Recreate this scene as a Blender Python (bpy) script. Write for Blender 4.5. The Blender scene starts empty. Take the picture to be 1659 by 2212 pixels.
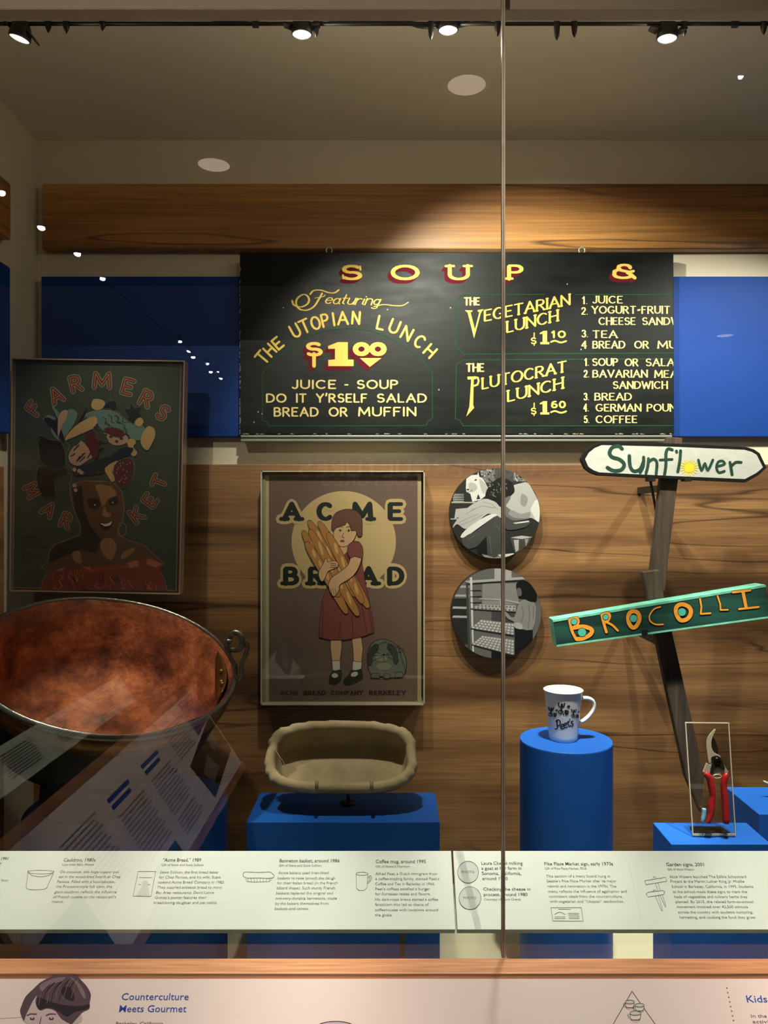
import bpy, bmesh, math, random
from mathutils import Vector, Matrix, noise
from mathutils.geometry import tessellate_polygon
random.seed(4)
SC = bpy.context.scene
COL = SC.collection
PI = math.pi
E = 1.55                      # eye height
F = 1640.0                    # focal length in pixels of the 1659x2212 frame
CX, CY = 845.0, 1110.0        # principal vanishing point

# ------------------------------------------------------------------ camera
cam_d = bpy.data.cameras.new('camera'); cam = bpy.data.objects.new('camera', cam_d); COL.objects.link(cam)
cam.location = (0, 0, E); cam.rotation_euler = (PI/2, 0, 0)
cam_d.sensor_fit = 'AUTO'; cam_d.sensor_width = 36.0; cam_d.lens = F/2212*36
cam_d.shift_x = -(CX-829.5)/2212; cam_d.shift_y = (CY-1106)/2212
cam_d.clip_start = 0.02
SC.camera = cam
# ------------------------------------------------------------------ world and exposure
w = bpy.data.worlds.new('world'); SC.world = w; w.use_nodes = True
w.node_tree.nodes['Background'].inputs[0].default_value = (1.0, 0.86, 0.7, 1)
w.node_tree.nodes['Background'].inputs[1].default_value = 0.04
SC.view_settings.view_transform = 'Standard'; SC.view_settings.look = 'None'
SC.view_settings.exposure = 0.0; SC.view_settings.gamma = 1.0
SC.view_settings.use_curve_mapping = False

# ------------------------------------------------------------------ lights
WARM = (1.0, 0.89, 0.72)
NEUT = (1.0, 0.95, 0.82)
def spot(name, loc, target, power, angle, blend=0.4, color=WARM, size=0.02):
    d = bpy.data.lights.new(name, 'SPOT'); d.energy = power; d.spot_size = math.radians(angle)
    d.spot_blend = blend; d.color = color; d.shadow_soft_size = size
    o = bpy.data.objects.new(name, d); COL.objects.link(o); o.location = loc
    o.rotation_euler = (Vector(target)-Vector(loc)).to_track_quat('-Z', 'Y').to_euler()
    return o
TY, TZ = 1.45, E+0.936        # lighting track
def lx(u): return (u-CX)/F*TY
LAMPS = [(42, 84), (652, 75), (968, 66), (1441, 84)]     # pixel positions of the four lamp heads in view
def lamp_pos(k):
    u, v = LAMPS[k]; return Vector((lx(u), TY, E-(v-CY)/F*TY))
LD = Vector((0, 0, .02))
spot('lamp_and_fill_light', lamp_pos(0)-LD, (-0.58, 1.80, E-0.42), 54, 29, 0.5, WARM)
spot('lamp_and_fill_light', lamp_pos(1)-LD, (0.08, 2.20, E+0.16), 42, 72, 0.6, NEUT)
spot('lamp_and_fill_light', lamp_pos(2)-LD, (0.42, 2.20, E+0.34), 64, 82, 0.6, NEUT)
spot('lamp_and_fill_light', lamp_pos(3)-LD, (0.80, 2.10, E+0.02), 48, 80, 0.7, NEUT)
spot('lamp_and_fill_light', (-0.62, TY, TZ-.1), (-0.80, 2.05, E+0.08), 20, 46, 0.8, WARM)  # added fill for the market poster, no lamp head here
spot('lamp_and_fill_light', (1.25, TY, TZ-.1), (0.98, 2.2, E+0.2), 44, 74, 0.6, NEUT)
for X_, Xt, P_ in ((-.10, -.10, 44), (.42, .44, 165), (.80, .80, 165)):   # added steep fill without lamp heads, brightens the pedestal tops
    spot('lamp_and_fill_light', (X_, 1.46, TZ-.1), (Xt, 1.76, E-0.6), P_, 24, 0.6, NEUT)
for X_ in (-.75, -.25, .25, .75, 1.2):       # added downward fill without lamp heads, evens out the label rail
    spot('lamp_and_fill_light', (X_, 1.40, TZ-.1), (X_, 1.345, E-0.7), 104 if X_ > -.5 else 78, 24, 0.9, (.98, 1, .90))
# gallery lights over the reader rails (outside the glass)
PINK = (1.0, 0.86, 0.77)
for X_ in (-.45, .25, .95):
    spot('gallery_light', (X_, 0.95, 3.30), (X_, 1.03, E-0.85), 205, 28, 0.7, PINK, 0)
spot('gallery_light', (0.5, 0.1, 3.30), (-0.75, 0.0, E-0.85), 430, 34, 0.6, PINK, 0)
spot('gallery_light', (-.97, -1.73, 3.36), (-0.2, 1.23, E+1.0), 130, 34, 0.9, WARM, 0)  # added flood to lift the header, set at a downlight's place
spot('gallery_light', (0.335, -0.97, 3.42), (0.3, -3.6, E+0.35), 130, 60, 0.8, PINK, 0)
for k_ in range(4):                           # stray light scattered by the lamp lenses
    d_ = bpy.data.lights.new('lens_scatter', 'POINT'); d_.energy = (.28, .7, .85, .7)[k_]; d_.color = WARM; d_.shadow_soft_size = .012
    o_ = bpy.data.objects.new('lens_scatter', d_); COL.objects.link(o_); o_.location = lamp_pos(k_)-Vector((0, 0, .03))

# ================================================================== helpers
def lin(c):
    r = []
    for x in c[:3]:
        x = x/255.0
        r.append(x/12.92 if x <= .04045 else ((x+.055)/1.055)**2.4)
    return (r[0], r[1], r[2], 1)
MATS = {}
def mat(name, rgb, rough=.6, metal=0., spec=.5, emit=None, bump=0., bscale=60., var=0., coat=0.):
    if name in MATS: return MATS[name]
    m = bpy.data.materials.new(name); m.use_nodes = True; nt = m.node_tree
    b = nt.nodes['Principled BSDF']; c = lin(rgb)
    b.inputs['Base Color'].default_value = c; b.inputs['Roughness'].default_value = rough
    b.inputs['Metallic'].default_value = metal; b.inputs['Specular IOR Level'].default_value = spec
    b.inputs['Coat Weight'].default_value = coat
    if emit:
        b.inputs['Emission Color'].default_value = lin(emit[0]); b.inputs['Emission Strength'].default_value = emit[1]
    tc = nt.nodes.new('ShaderNodeTexCoord'); n = nt.nodes.new('ShaderNodeTexNoise')
    n.inputs['Scale'].default_value = bscale; n.inputs['Detail'].default_value = 4
    nt.links.new(tc.outputs['Object'], n.inputs['Vector'])
    if var > 0:
        r = nt.nodes.new('ShaderNodeValToRGB'); nt.links.new(n.outputs['Fac'], r.inputs[0])
        r.color_ramp.elements[0].position = .3; r.color_ramp.elements[1].position = .7
        r.color_ramp.elements[0].color = tuple(x*(1-var) for x in c[:3])+(1,)
        r.color_ramp.elements[1].color = tuple(min(1, x*(1+var)) for x in c[:3])+(1,)
        nt.links.new(r.outputs[0], b.inputs['Base Color'])
    if bump > 0:
        bp = nt.nodes.new('ShaderNodeBump'); bp.inputs['Strength'].default_value = bump; bp.inputs['Distance'].default_value = .003
        nt.links.new(n.outputs['Fac'], bp.inputs['Height']); nt.links.new(bp.outputs[0], b.inputs['Normal'])
    MATS[name] = m; return m
def wood(name, light, mid, dark, xs=.5, zs=7., rough=.45, axis='X', cracks=1.0):
    m = bpy.data.materials.new(name); m.use_nodes = True; nt = m.node_tree; N = nt.nodes; L = nt.links
    b = N['Principled BSDF']; b.inputs['Roughness'].default_value = rough
    tc = N.new('ShaderNodeTexCoord'); mp = N.new('ShaderNodeMapping')
    mp.inputs['Scale'].default_value = {'X': (xs, zs*.3, zs), 'Z': (zs, zs*.3, xs), 'Y': (zs, xs, zs)}[axis]
    L.new(tc.outputs['Object'], mp.inputs[0])
    n1 = N.new('ShaderNodeTexNoise'); n1.inputs['Scale'].default_value = 1.0; n1.inputs['Detail'].default_value = 3; n1.inputs['Distortion'].default_value = .4
    L.new(mp.outputs[0], n1.inputs['Vector'])
    r1 = N.new('ShaderNodeValToRGB'); L.new(n1.outputs['Fac'], r1.inputs[0])
    e = r1.color_ramp.elements; e[0].position = .32; e[0].color = lin(dark); e[1].position = .66; e[1].color = lin(light)
    k = r1.color_ramp.elements.new(.48); k.color = lin(mid)
    # fine grain
    mp2 = N.new('ShaderNodeMapping'); s = mp.inputs['Scale'].default_value
    mp2.inputs['Scale'].default_value = tuple((6 if abs(v-xs) < 1e-5 else 22)*v for v in s)
    L.new(tc.outputs['Object'], mp2.inputs[0])
    n2 = N.new('ShaderNodeTexNoise'); n2.inputs['Scale'].default_value = 1.; n2.inputs['Detail'].default_value = 5
    L.new(mp2.outputs[0], n2.inputs['Vector'])
    mr = N.new('ShaderNodeMapRange'); mr.inputs[1].default_value = .25; mr.inputs[2].default_value = .75; mr.inputs[3].default_value = .62; mr.inputs[4].default_value = 1.28
    L.new(n2.outputs['Fac'], mr.inputs[0])
    mul = N.new('ShaderNodeMixRGB'); mul.blend_type = 'MULTIPLY'; mul.inputs[0].default_value = 1
    L.new(r1.outputs[0], mul.inputs[1]); L.new(mr.outputs[0], mul.inputs[2])
    # dark heartwood cracks: iso lines of a stretched noise, broken up by a second noise
    mp3 = N.new('ShaderNodeMapping'); mp3.inputs['Scale'].default_value = tuple(v*(.8 if abs(v-xs) < 1e-5 else 1.0) for v in s); mp3.inputs['Location'].default_value = (3.1, 2.2, 5.7)
    L.new(tc.outputs['Object'], mp3.inputs[0])
    n3 = N.new('ShaderNodeTexNoise'); n3.inputs['Scale'].default_value = 1.; n3.inputs['Detail'].default_value = 3; n3.inputs['Roughness'].default_value = .35; n3.inputs['Distortion'].default_value = .0
    L.new(mp3.outputs[0], n3.inputs['Vector'])
    m1 = N.new('ShaderNodeMath'); m1.operation = 'MULTIPLY'; m1.inputs[1].default_value = 5.; L.new(n3.outputs['Fac'], m1.inputs[0])
    m2 = N.new('ShaderNodeMath'); m2.operation = 'PINGPONG'; m2.inputs[1].default_value = .5; L.new(m1.outputs[0], m2.inputs[0])
    m3 = N.new('ShaderNodeMapRange'); m3.inputs[1].default_value = 0.; m3.inputs[2].default_value = .045; m3.inputs[3].default_value = 1.; m3.inputs[4].default_value = 0.
    L.new(m2.outputs[0], m3.inputs[0])
    n4 = N.new('ShaderNodeTexNoise'); n4.inputs['Scale'].default_value = .9; n4.inputs['Detail'].default_value = 1; L.new(mp.outputs[0], n4.inputs['Vector'])
    m4 = N.new('ShaderNodeMapRange'); m4.inputs[1].default_value = .38; m4.inputs[2].default_value = .52; L.new(n4.outputs['Fac'], m4.inputs[0])
    m5 = N.new('ShaderNodeMath'); m5.operation = 'MULTIPLY'; L.new(m3.outputs[0], m5.inputs[0]); L.new(m4.outputs[0], m5.inputs[1])
    m6 = N.new('ShaderNodeMath'); m6.operation = 'MULTIPLY'; L.new(m5.outputs[0], m6.inputs[0]); m6.inputs[1].default_value = .8*cracks
    mx = N.new('ShaderNodeMixRGB'); L.new(m6.outputs[0], mx.inputs[0]); L.new(mul.outputs[0], mx.inputs[1])
    mx.inputs[2].default_value = tuple(x*.28 for x in lin(dark)[:3])+(1,)
    L.new(mx.outputs[0], b.inputs['Base Color'])
    MATS[name] = m; return m
def glass(name, tint=(1, 1, 1), f0=.08, rough=0.):
    m = bpy.data.materials.new(name); m.use_nodes = True; nt = m.node_tree; N = nt.nodes; L = nt.links
    N.remove(N['Principled BSDF']); out = N['Material Output']
    tr = N.new('ShaderNodeBsdfTransparent'); tr.inputs[0].default_value = tint+(1,)
    gl = N.new('ShaderNodeBsdfGlossy'); gl.inputs['Roughness'].default_value = rough
    geo = N.new('ShaderNodeNewGeometry'); d = N.new('ShaderNodeVectorMath'); d.operation = 'DOT_PRODUCT'
    L.new(geo.outputs['Incoming'], d.inputs[0]); L.new(geo.outputs['Normal'], d.inputs[1])
    a = N.new('ShaderNodeMath'); a.operation = 'ABSOLUTE'; L.new(d.outputs['Value'], a.inputs[0])
    s = N.new('ShaderNodeMath'); s.operation = 'SUBTRACT'; s.inputs[0].default_value = 1; L.new(a.outputs[0], s.inputs[1])
    p = N.new('ShaderNodeMath'); p.operation = 'POWER'; p.inputs[1].default_value = 5; L.new(s.outputs[0], p.inputs[0])
    q = N.new('ShaderNodeMath'); q.operation = 'MULTIPLY_ADD'; q.inputs[1].default_value = 1-f0; q.inputs[2].default_value = f0; L.new(p.outputs[0], q.inputs[0])
    # light reflects once, at the face it enters by
    bf = N.new('ShaderNodeMath'); bf.operation = 'SUBTRACT'; bf.inputs[0].default_value = 1; L.new(geo.outputs['Backfacing'], bf.inputs[1])
    q2 = N.new('ShaderNodeMath'); q2.operation = 'MULTIPLY'; L.new(q.outputs[0], q2.inputs[0]); L.new(bf.outputs[0], q2.inputs[1])
    mx = N.new('ShaderNodeMixShader'); L.new(q2.outputs[0], mx.inputs[0]); L.new(tr.outputs[0], mx.inputs[1]); L.new(gl.outputs[0], mx.inputs[2])
    L.new(mx.outputs[0], out.inputs[0]); MATS[name] = m; return m

def W(u, v, Y): return Vector(((u-CX)/F*Y, Y, E-(v-CY)/F*Y))
def on_y(Y):
    def f(u, v, k=0): return W(u, v, Y) + Vector((0, -0.0003*k, 0))
    return f
def on_plane(P0, n, eps=.0003):
    P0 = Vector(P0); n = Vector(n).normalized(); O = Vector((0, 0, E))
    def f(u, v, k=0):
        d = Vector(((u-CX)/F, 1, -(v-CY)/F)); t = (P0-O).dot(n)/d.dot(n)
        return O + d*t + n*(k*eps)
    return f
def link(o, parent=None):
    COL.objects.link(o)
    if parent is not None:
        o.parent = parent; o.matrix_parent_inverse = Matrix.Translation(parent.location).inverted() if parent.type == 'EMPTY' else Matrix()
    return o
def meshobj(name, verts, faces, mats, parent=None, smooth=False, fm=None, bevel=0.):
    me = bpy.data.meshes.new(name); me.from_pydata([tuple(v) for v in verts], [], faces); me.update()
    for m in (mats if isinstance(mats, (list, tuple)) else [mats]): me.materials.append(m)
    if fm:
        for i, p in enumerate(me.polygons): p.material_index = fm[i]
    if smooth:
        for p in me.polygons: p.use_smooth = True
    o = bpy.data.objects.new(name, me); link(o, parent)
    if bevel:
        b = o.modifiers.new('bevel', 'BEVEL'); b.width = bevel; b.segments = 2; b.limit_method = 'ANGLE'
    return o
def box(name, a, b, m, parent=None, bevel=0.):
    x0, y0, z0 = a; x1, y1, z1 = b
    v = [(x, y, z) for z in (z0, z1) for y in (y0, y1) for x in (x0, x1)]
    f = [(0, 2, 3, 1), (4, 5, 7, 6), (0, 1, 5, 4), (2, 6, 7, 3), (0, 4, 6, 2), (1, 3, 7, 5)]
    return meshobj(name, v, f, m, parent, bevel=bevel)
def tube_data(pts, rads, seg=10, closed=False):
    pts = [Vector(p) for p in pts]; n = len(pts); V = []; Fc = []
    if not isinstance(rads, (list, tuple)): rads = [rads]*n
    up = None
    for i in range(n):
        a = pts[i-1] if (i > 0 or closed) else pts[i]; b = pts[(i+1) % n] if (i < n-1 or closed) else pts[i]
        t = (b-a).normalized()
        if up is None: up = t.orthogonal().normalized()
        up = (up - t*up.dot(t)).normalized(); s = t.cross(up)
        for k in range(seg):
            q = 2*PI*k/seg; V.append(pts[i]+(up*math.cos(q)+s*math.sin(q))*rads[i])
    for i in range(n if closed else n-1):
        for k in range(seg):
            j = (i+1) % n; Fc.append((i*seg+k, i*seg+(k+1) % seg, j*seg+(k+1) % seg, j*seg+k))
    if not closed: Fc.append(tuple(reversed(range(seg)))); Fc.append(tuple((n-1)*seg+k for k in range(seg)))
    return V, Fc
def smoothpts(p, n=6, closed=False):
    p = [Vector(q) for q in p]; out = []; N = len(p)
    for i in range(N if closed else N-1):
        g = lambda j: p[j % N] if closed else p[max(0, min(N-1, j))]
        a, b, c, d = g(i-1), g(i), g(i+1), g(i+2)
        for k in range(n):
            t = k/n; out.append(.5*((2*b)+(c-a)*t+(2*a-5*b+4*c-d)*t*t+(3*b-a-3*c+d)*t**3))
    if not closed: out.append(p[-1])
    return out
def tube(name, pts, r, m, parent=None, seg=10, closed=False):
    V, Fc = tube_data(pts, r, seg, closed); return meshobj(name, V, Fc, m, parent, smooth=True)
def lathe(name, prof, m, parent=None, o=(0, 0, 0), ax=((1, 0, 0), (0, 1, 0), (0, 0, 1)), seg=48, jit=0., close=True, smooth=True):
    o = Vector(o); e1, e2, n = [Vector(a) for a in ax]; V = []; Fc = []
    for j, (r, h) in enumerate(prof):
        for k in range(seg):
            q = 2*PI*k/seg; p = o+(e1*math.cos(q)+e2*math.sin(q))*r+n*h
            if jit: p += (e1*math.cos(q)+e2*math.sin(q))*jit*noise.noise(p*9)
            V.append(p)
    for j in range(len(prof)-1):
        for k in range(seg): Fc.append((j*seg+k, j*seg+(k+1) % seg, (j+1)*seg+(k+1) % seg, (j+1)*seg+k))
    if close:
        if prof[0][0] > 1e-6: Fc.append(tuple(reversed(range(seg))))
        if prof[-1][0] > 1e-6: Fc.append(tuple((len(prof)-1)*seg+k for k in range(seg)))
    return meshobj(name, V, Fc, m, parent, smooth=smooth)
def slab(name, poly, Y, th, m, parent=None, bevel=0., proj=None, dirv=(0, 1, 0)):
    """outline given where it is seen, laid on the plane at depth Y, extruded backwards to a real thickness"""
    f = proj or on_y(Y); P = [f(u, v) for u, v in poly]; n = len(P); d = Vector(dirv)*th
    V = P+[p+d for p in P]
    Fc = [tuple(range(n)), tuple(reversed(range(n, 2*n)))]+[(i, i+n, (i+1) % n+n, (i+1) % n) for i in range(n)]
    o = meshobj(name, V, Fc, m, parent, bevel=bevel)
    bm = bmesh.new(); bm.from_mesh(o.data); bmesh.ops.recalc_face_normals(bm, faces=bm.faces); bm.to_mesh(o.data); bm.free()
    return o
def thing(name, label, cat, loc, group=None):
    o = bpy.data.objects.new(name, None); COL.objects.link(o); o.location = loc; o.empty_display_size = .05
    o['label'] = label; o['category'] = cat
    if group: o['group'] = group
    return o
def tag(o, label, cat, group=None):
    o['label'] = label; o['category'] = cat
    if group: o['group'] = group
    return o
def struct(o): o['kind'] = 'structure'; return o

# ---------------------------------------------------------------- flat print engine
def clip(poly, conv):
    out = list(poly); n = len(conv)
    ar = sum(conv[i][0]*conv[(i+1) % n][1]-conv[(i+1) % n][0]*conv[i][1] for i in range(n)); sg = 1 if ar > 0 else -1
    for i in range(n):
        ax, ay = conv[i]; bx, by = conv[(i+1) % n]; inp = out; out = []
        if not inp: return []
        side = lambda p: sg*((bx-ax)*(p[1]-ay)-(by-ay)*(p[0]-ax))
        for j in range(len(inp)):
            p, q = inp[j-1], inp[j]; sp, sq = side(p), side(q)
            if (sp >= 0) != (sq >= 0):
                t = sp/(sp-sq); out.append((p[0]+(q[0]-p[0])*t, p[1]+(q[1]-p[1])*t))
            if sq >= 0: out.append(q)
    return out
class Art:
    def __init__(s, proj, clip_poly=None): s.n = 0; s.p = proj; s.c = clip_poly; s.V = []; s.F = []; s.M = []; s.m = []
    def mi(s, m):
        if m not in s.m: s.m.append(m)
        return s.m.index(m)
    def poly(s, pts, m, k=1):
        pts = [(p[0], p[1]) for p in pts]
        if s.c: pts = clip(pts, s.c)
        if len(pts) < 3: return
        s.n = (s.n+1) % 60; k = k+s.n*.006
        i0 = len(s.V); P = [s.p(u, v, k) for u, v in pts]; s.V += P; i = s.mi(m)
        if len(pts) == 3 or (len(pts) == 4): tris = [tuple(range(len(pts)))]
        else: tris = tessellate_polygon([[Vector((u, v, 0)) for u, v in pts]])
        for t in tris: s.F.append(tuple(i0+j for j in t)); s.M.append(i)
    def mesh2d(s, verts, faces, m, k=1):
        i = s.mi(m)
        if s.c:
            for f in faces: s.poly([verts[j] for j in f], m, k)
            return
        i0 = len(s.V); s.V += [s.p(u, v, k) for u, v in verts]
        for f in faces: s.F.append(tuple(i0+j for j in f)); s.M.append(i)
    def line(s, pts, t, m, k=1, closed=False, con=1.0, taper=None):
        n = len(pts)
        if closed: pts = list(pts)+[pts[0]]; n += 1
        T = [t]*n if taper is None else [t*x for x in taper]
        prev = None
        for i in range(n-1):
            (x0, y0), (x1, y1) = pts[i][:2], pts[i+1][:2]; dx, dy = x1-x0, y1-y0; d = math.hypot(dx, dy)
            if d < 1e-6: continue
            c = con+(1-con)*abs(dy)/d; nx, ny = -dy/d*.5, dx/d*.5
            a, b = T[i]*c, T[i+1]*c
            s.poly([(x0+nx*a, y0+ny*a), (x1+nx*b, y1+ny*b), (x1-nx*b, y1-ny*b), (x0-nx*a, y0-ny*a)], m, k)
            if t > .9:
                r = (a if prev is None else min(a, prev))*.5
                s.poly([(x0+r*math.cos(q*PI/4), y0+r*math.sin(q*PI/4)) for q in range(8)], m, k)
                prev = b
        if t > .9 and not closed:
            r = T[-1]*.5*con if prev is None else prev*.5; x, y = pts[-1][:2]
            s.poly([(x+r*math.cos(q*PI/4), y+r*math.sin(q*PI/4)) for q in range(8)], m, k)
    def ell(s, cx, cy, rx, ry, m, k=1, ang=0, n=32):
        a = math.radians(ang); ca, sa = math.cos(a), math.sin(a)
        s.poly([(cx+rx*math.cos(q)*ca-ry*math.sin(q)*sa, cy+rx*math.cos(q)*sa+ry*math.sin(q)*ca) for q in [2*PI*i/n for i in range(n)]], m, k)
    def build(s, name, parent): return meshobj(name, s.V, s.F, s.m, parent, fm=s.M)
def arc(cx, cy, rx, ry, a0, a1, n=8):
    return [(cx+rx*math.cos(math.radians(a0+(a1-a0)*i/n)), cy+ry*math.sin(math.radians(a0+(a1-a0)*i/n))) for i in range(n+1)]
G = {
 'A': (.8, [[(0, 0), (.4, 1), (.8, 0)], [(.14, .35), (.66, .35)]]),
 'B': (.62, [[(0, 0), (0, 1), (.3, 1)]+arc(.3, .77, .24, .23, 90, -90, 6)+[(0, .54)], [(.3, .54)]+arc(.33, .27, .29, .27, 90, -90, 6)+[(0, 0)]]),
 'C': (.78, [arc(.42, .5, .42, .5, 48, 312, 14)]),
 'D': (.74, [[(0, 0), (0, 1), (.28, 1)]+arc(.28, .5, .46, .5, 90, -90, 10)+[(0, 0)]]),
 'E': (.56, [[(.56, 1), (0, 1), (0, 0), (.56, 0)], [(0, .52), (.46, .52)]]),
 'F': (.54, [[(.54, 1), (0, 1), (0, 0)], [(0, .52), (.44, .52)]]),
 'G': (.82, [arc(.42, .5, .42, .5, 48, 325, 14)+[(.8, .42), (.5, .42)]]),
 'H': (.66, [[(0, 0), (0, 1)], [(.66, 0), (.66, 1)], [(0, .52), (.66, .52)]]),
 'I': (.04, [[(.02, 0), (.02, 1)]]),
 'J': (.46, [[(.44, 1), (.44, .25)]+arc(.22, .24, .22, .24, 0, -150, 6)]),
 'K': (.66, [[(0, 0), (0, 1)], [(.6, 1), (.02, .42)], [(.2, .58), (.66, 0)]]),
 'L': (.5, [[(0, 1), (0, 0), (.5, 0)]]),
 'M': (.92, [[(0, 0), (.06, 1), (.46, .2), (.86, 1), (.92, 0)]]),
 'N': (.7, [[(0, 0), (0, 1), (.7, 0), (.7, 1)]]),
 'O': (.9, [arc(.45, .5, .45, .5, 90, 450, 18)]),
 'P': (.6, [[(0, 0), (0, 1), (.3, 1)]+arc(.3, .74, .28, .26, 90, -90, 6)+[(0, .48)]]),
 'R': (.66, [[(0, 0), (0, 1), (.3, 1)]+arc(.3, .75, .28, .25, 90, -90, 6)+[(0, .5)], [(.26, .5), (.64, 0)]]),
 'S': (.6, [arc(.3, .75, .27, .25, 35, 260, 9)+arc(.3, .26, .3, .26, 80, -145, 9)]),
 'T': (.72, [[(0, 1), (.72, 1)], [(.36, 1), (.36, 0)]]),
 'U': (.7, [[(0, 1), (0, .35)]+arc(.35, .34, .35, .34, 180, 360, 10)+[(.7, 1)]]),
 'V': (.76, [[(0, 1), (.38, 0), (.76, 1)]]),
 'W': (1.1, [[(0, 1), (.27, 0), (.55, .85), (.83, 0), (1.1, 1)]]),
 'Y': (.72, [[(0, 1), (.36, .48), (.72, 1)], [(.36, .48), (.36, 0)]]),
 '0': (.62, [arc(.31, .5, .31, .5, 90, 450, 14)]), '1': (.3, [[(.02, .78), (.2, 1), (.2, 0)]]),
 '2': (.56, [arc(.28, .72, .26, .28, 160, -25, 7)+[(0, 0), (.56, 0)]]),
 '3': (.54, [arc(.25, .76, .25, .24, 150, -80, 7)+arc(.26, .27, .28, .27, 80, -150, 7)]),
 '4': (.6, [[(.42, 0), (.42, 1), (0, .3), (.6, .3)]]),
 '5': (.54, [[(.5, 1), (.1, 1), (.06, .55)]+arc(.25, .32, .29, .32, 110, -145, 8)]),
 '6': (.6, [arc(.42, .6, .4, .4, 80, 150, 4)+arc(.3, .3, .29, .3, 170, 530, 14)]),
 '$': (.62, [arc(.3, .72, .25, .22, 35, 260, 9)+arc(.3, .3, .28, .22, 80, -145, 9), [(.3, 1.12), (.3, -.12)]]),
 '&': (.95, [[(.92, .52), (.62, .42)]+arc(.46, .27, .42, .27, -15, -180, 9)+arc(.5, .45, .46, .2, 200, 110, 4)+arc(.5, .8, .27, .2, 230, 0, 8), [(.3, .6), (.6, .5), (.98, 0)]]),
 '.': (.06, [[(.02, .02), (.05, .02)]]), '-': (.42, [[(.04, .48), (.38, .48)]]), '~': (.34, [[(.02, .42), (.12, .52), (.22, .42), (.32, .52)]]),
 "'": (.06, [[(.05, 1.08), (0, .82)]]), ',': (.06, [[(.05, .05), (0, -.15)]]), ' ': (.42, []), '·': (.1, [[(.04, .5), (.06, .5)]]),
 # lower case
 'u': (.52, [[(0, .62), (0, .2)]+arc(.22, .2, .22, .2, 180, 330, 6)+[(.5, .35)], [(.5, .62), (.5, 0)]]),
 'n': (.5, [[(0, .62), (0, 0)], [(0, .4)]+arc(.24, .38, .24, .24, 160, 10, 6)+[(.5, 0)]]),
 'f': (.46, [arc(.32, .84, .16, .16, 30, 180, 5)+[(.16, 0)], [(0, .52), (.42, .52)]]),
 'l': (.08, [[(.04, 1), (.04, 0)]]),
 'w': (.8, [[(0, .6), (.2, 0), (.4, .5), (.6, 0), (.8, .6)]]),
 'e': (.5, [[(.03, .33), (.48, .36)]+arc(.25, .32, .25, .3, 10, 320, 10)]),
 'r': (.38, [[(0, .62), (0, 0)], [(0, .38)]+arc(.24, .4, .2, .2, 160, 50, 4)]),
 'a': (.5, [arc(.23, .28, .23, .28, 40, 320, 9), [(.46, .56), (.44, .1), (.54, .02)]]),
 't': (.4, [[(.18, .95), (.14, .1), (.3, .02)], [(0, .6), (.38, .62)]]),
 'i': (.14, [[(.06, .56), (.04, .08), (.14, .02)], [(.1, .8), (.12, .82)]]),
 'g': (.5, [arc(.23, .3, .22, .27, 40, 320, 9), [(.46, .56), (.4, -.2)]+arc(.2, -.22, .22, .16, 0, -150, 5)]),
 's': (.4, [arc(.2, .45, .17, .15, 40, 260, 6)+arc(.2, .15, .18, .15, 80, -150, 6)]),
}
def glyph_lines(ch): return G.get(ch, G['-'])
def serifs(paths, w=.16):
    out = []
    for p in paths:
        if len(p) < 2 or p[0] == p[-1]: continue
        for a, b in ((p[0], p[1]), (p[-1], p[-2])):
            if abs(b[1]-a[1]) > .8*abs(b[0]-a[0]) and (abs(a[1]) < .05 or abs(a[1]-1) < .05): out.append([(a[0]-w, a[1]), (a[0]+w, a[1])])
    return out
def text(art, s, p0, p1, h0, h1, t, m, k=1, serif=0., con=1., gap=.22, up=(0, -1), halo=None, italic=0.):
    """hand lettering: the string s along the baseline p0-p1 (pixels), stroke width t"""
    x = 0.; items = []
    for ch in s:
        wd, paths = glyph_lines(ch); items.append((x, paths)); x += wd+gap
    tot = x-gap
    def mp(px, py):
        q = (px)/tot; h = h0+(h1-h0)*q
        return (p0[0]+(p1[0]-p0[0])*q+up[0]*h*py+italic*h*py, p0[1]+(p1[1]-p0[1])*q+up[1]*h*py)
    for x0, paths in items:
        P = list(paths)+(serifs(paths, serif) if serif else [])
        for p in P:
            pts = [mp(x0+a, b) for a, b in p]
            if halo: art.line(pts, t+halo[0], halo[1], k-1)
            art.line(pts, t, m, k, con=con)
def letter(art, ch, cx, cy, wd, h, ang, t, m, k=1, con=1., serif=0., halo=None, inline=None):
    a = math.radians(ang); ca, sa = math.cos(a), math.sin(a); gw, paths = glyph_lines(ch)
    for p in list(paths)+(serifs(paths, serif) if serif else []):
        pts = []
        for x, y in p:
            X = (x/max(gw, .05)-.5)*wd if gw > .1 else 0; Y = -(y-.5)*h
            pts.append((cx+X*ca-Y*sa, cy+X*sa+Y*ca))
        if halo: art.line(pts, t+halo[0], halo[1], k-1)
        art.line(pts, t, m, k, con=con)
        if inline: art.line(pts, inline[0], inline[1], k+1)
_tc = {}
def fontmesh(s, bold):
    key = (s, bold)
    if key in _tc: return _tc[key]
    c = bpy.data.curves.new('t', 'FONT'); c.body = s; c.size = 1; c.resolution_u = 2; c.offset = bold; c.fill_mode = 'BOTH'
    o = bpy.data.objects.new('t', c); COL.objects.link(o)
    me = bpy.data.meshes.new_from_object(o.evaluated_get(bpy.context.evaluated_depsgraph_get()))
    V = [(v.co.x, v.co.y) for v in me.vertices]; Fc = [tuple(p.vertices) for p in me.polygons]
    bpy.data.objects.remove(o); bpy.data.curves.remove(c); bpy.data.meshes.remove(me)
    _tc[key] = (V, Fc); return V, Fc
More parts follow.
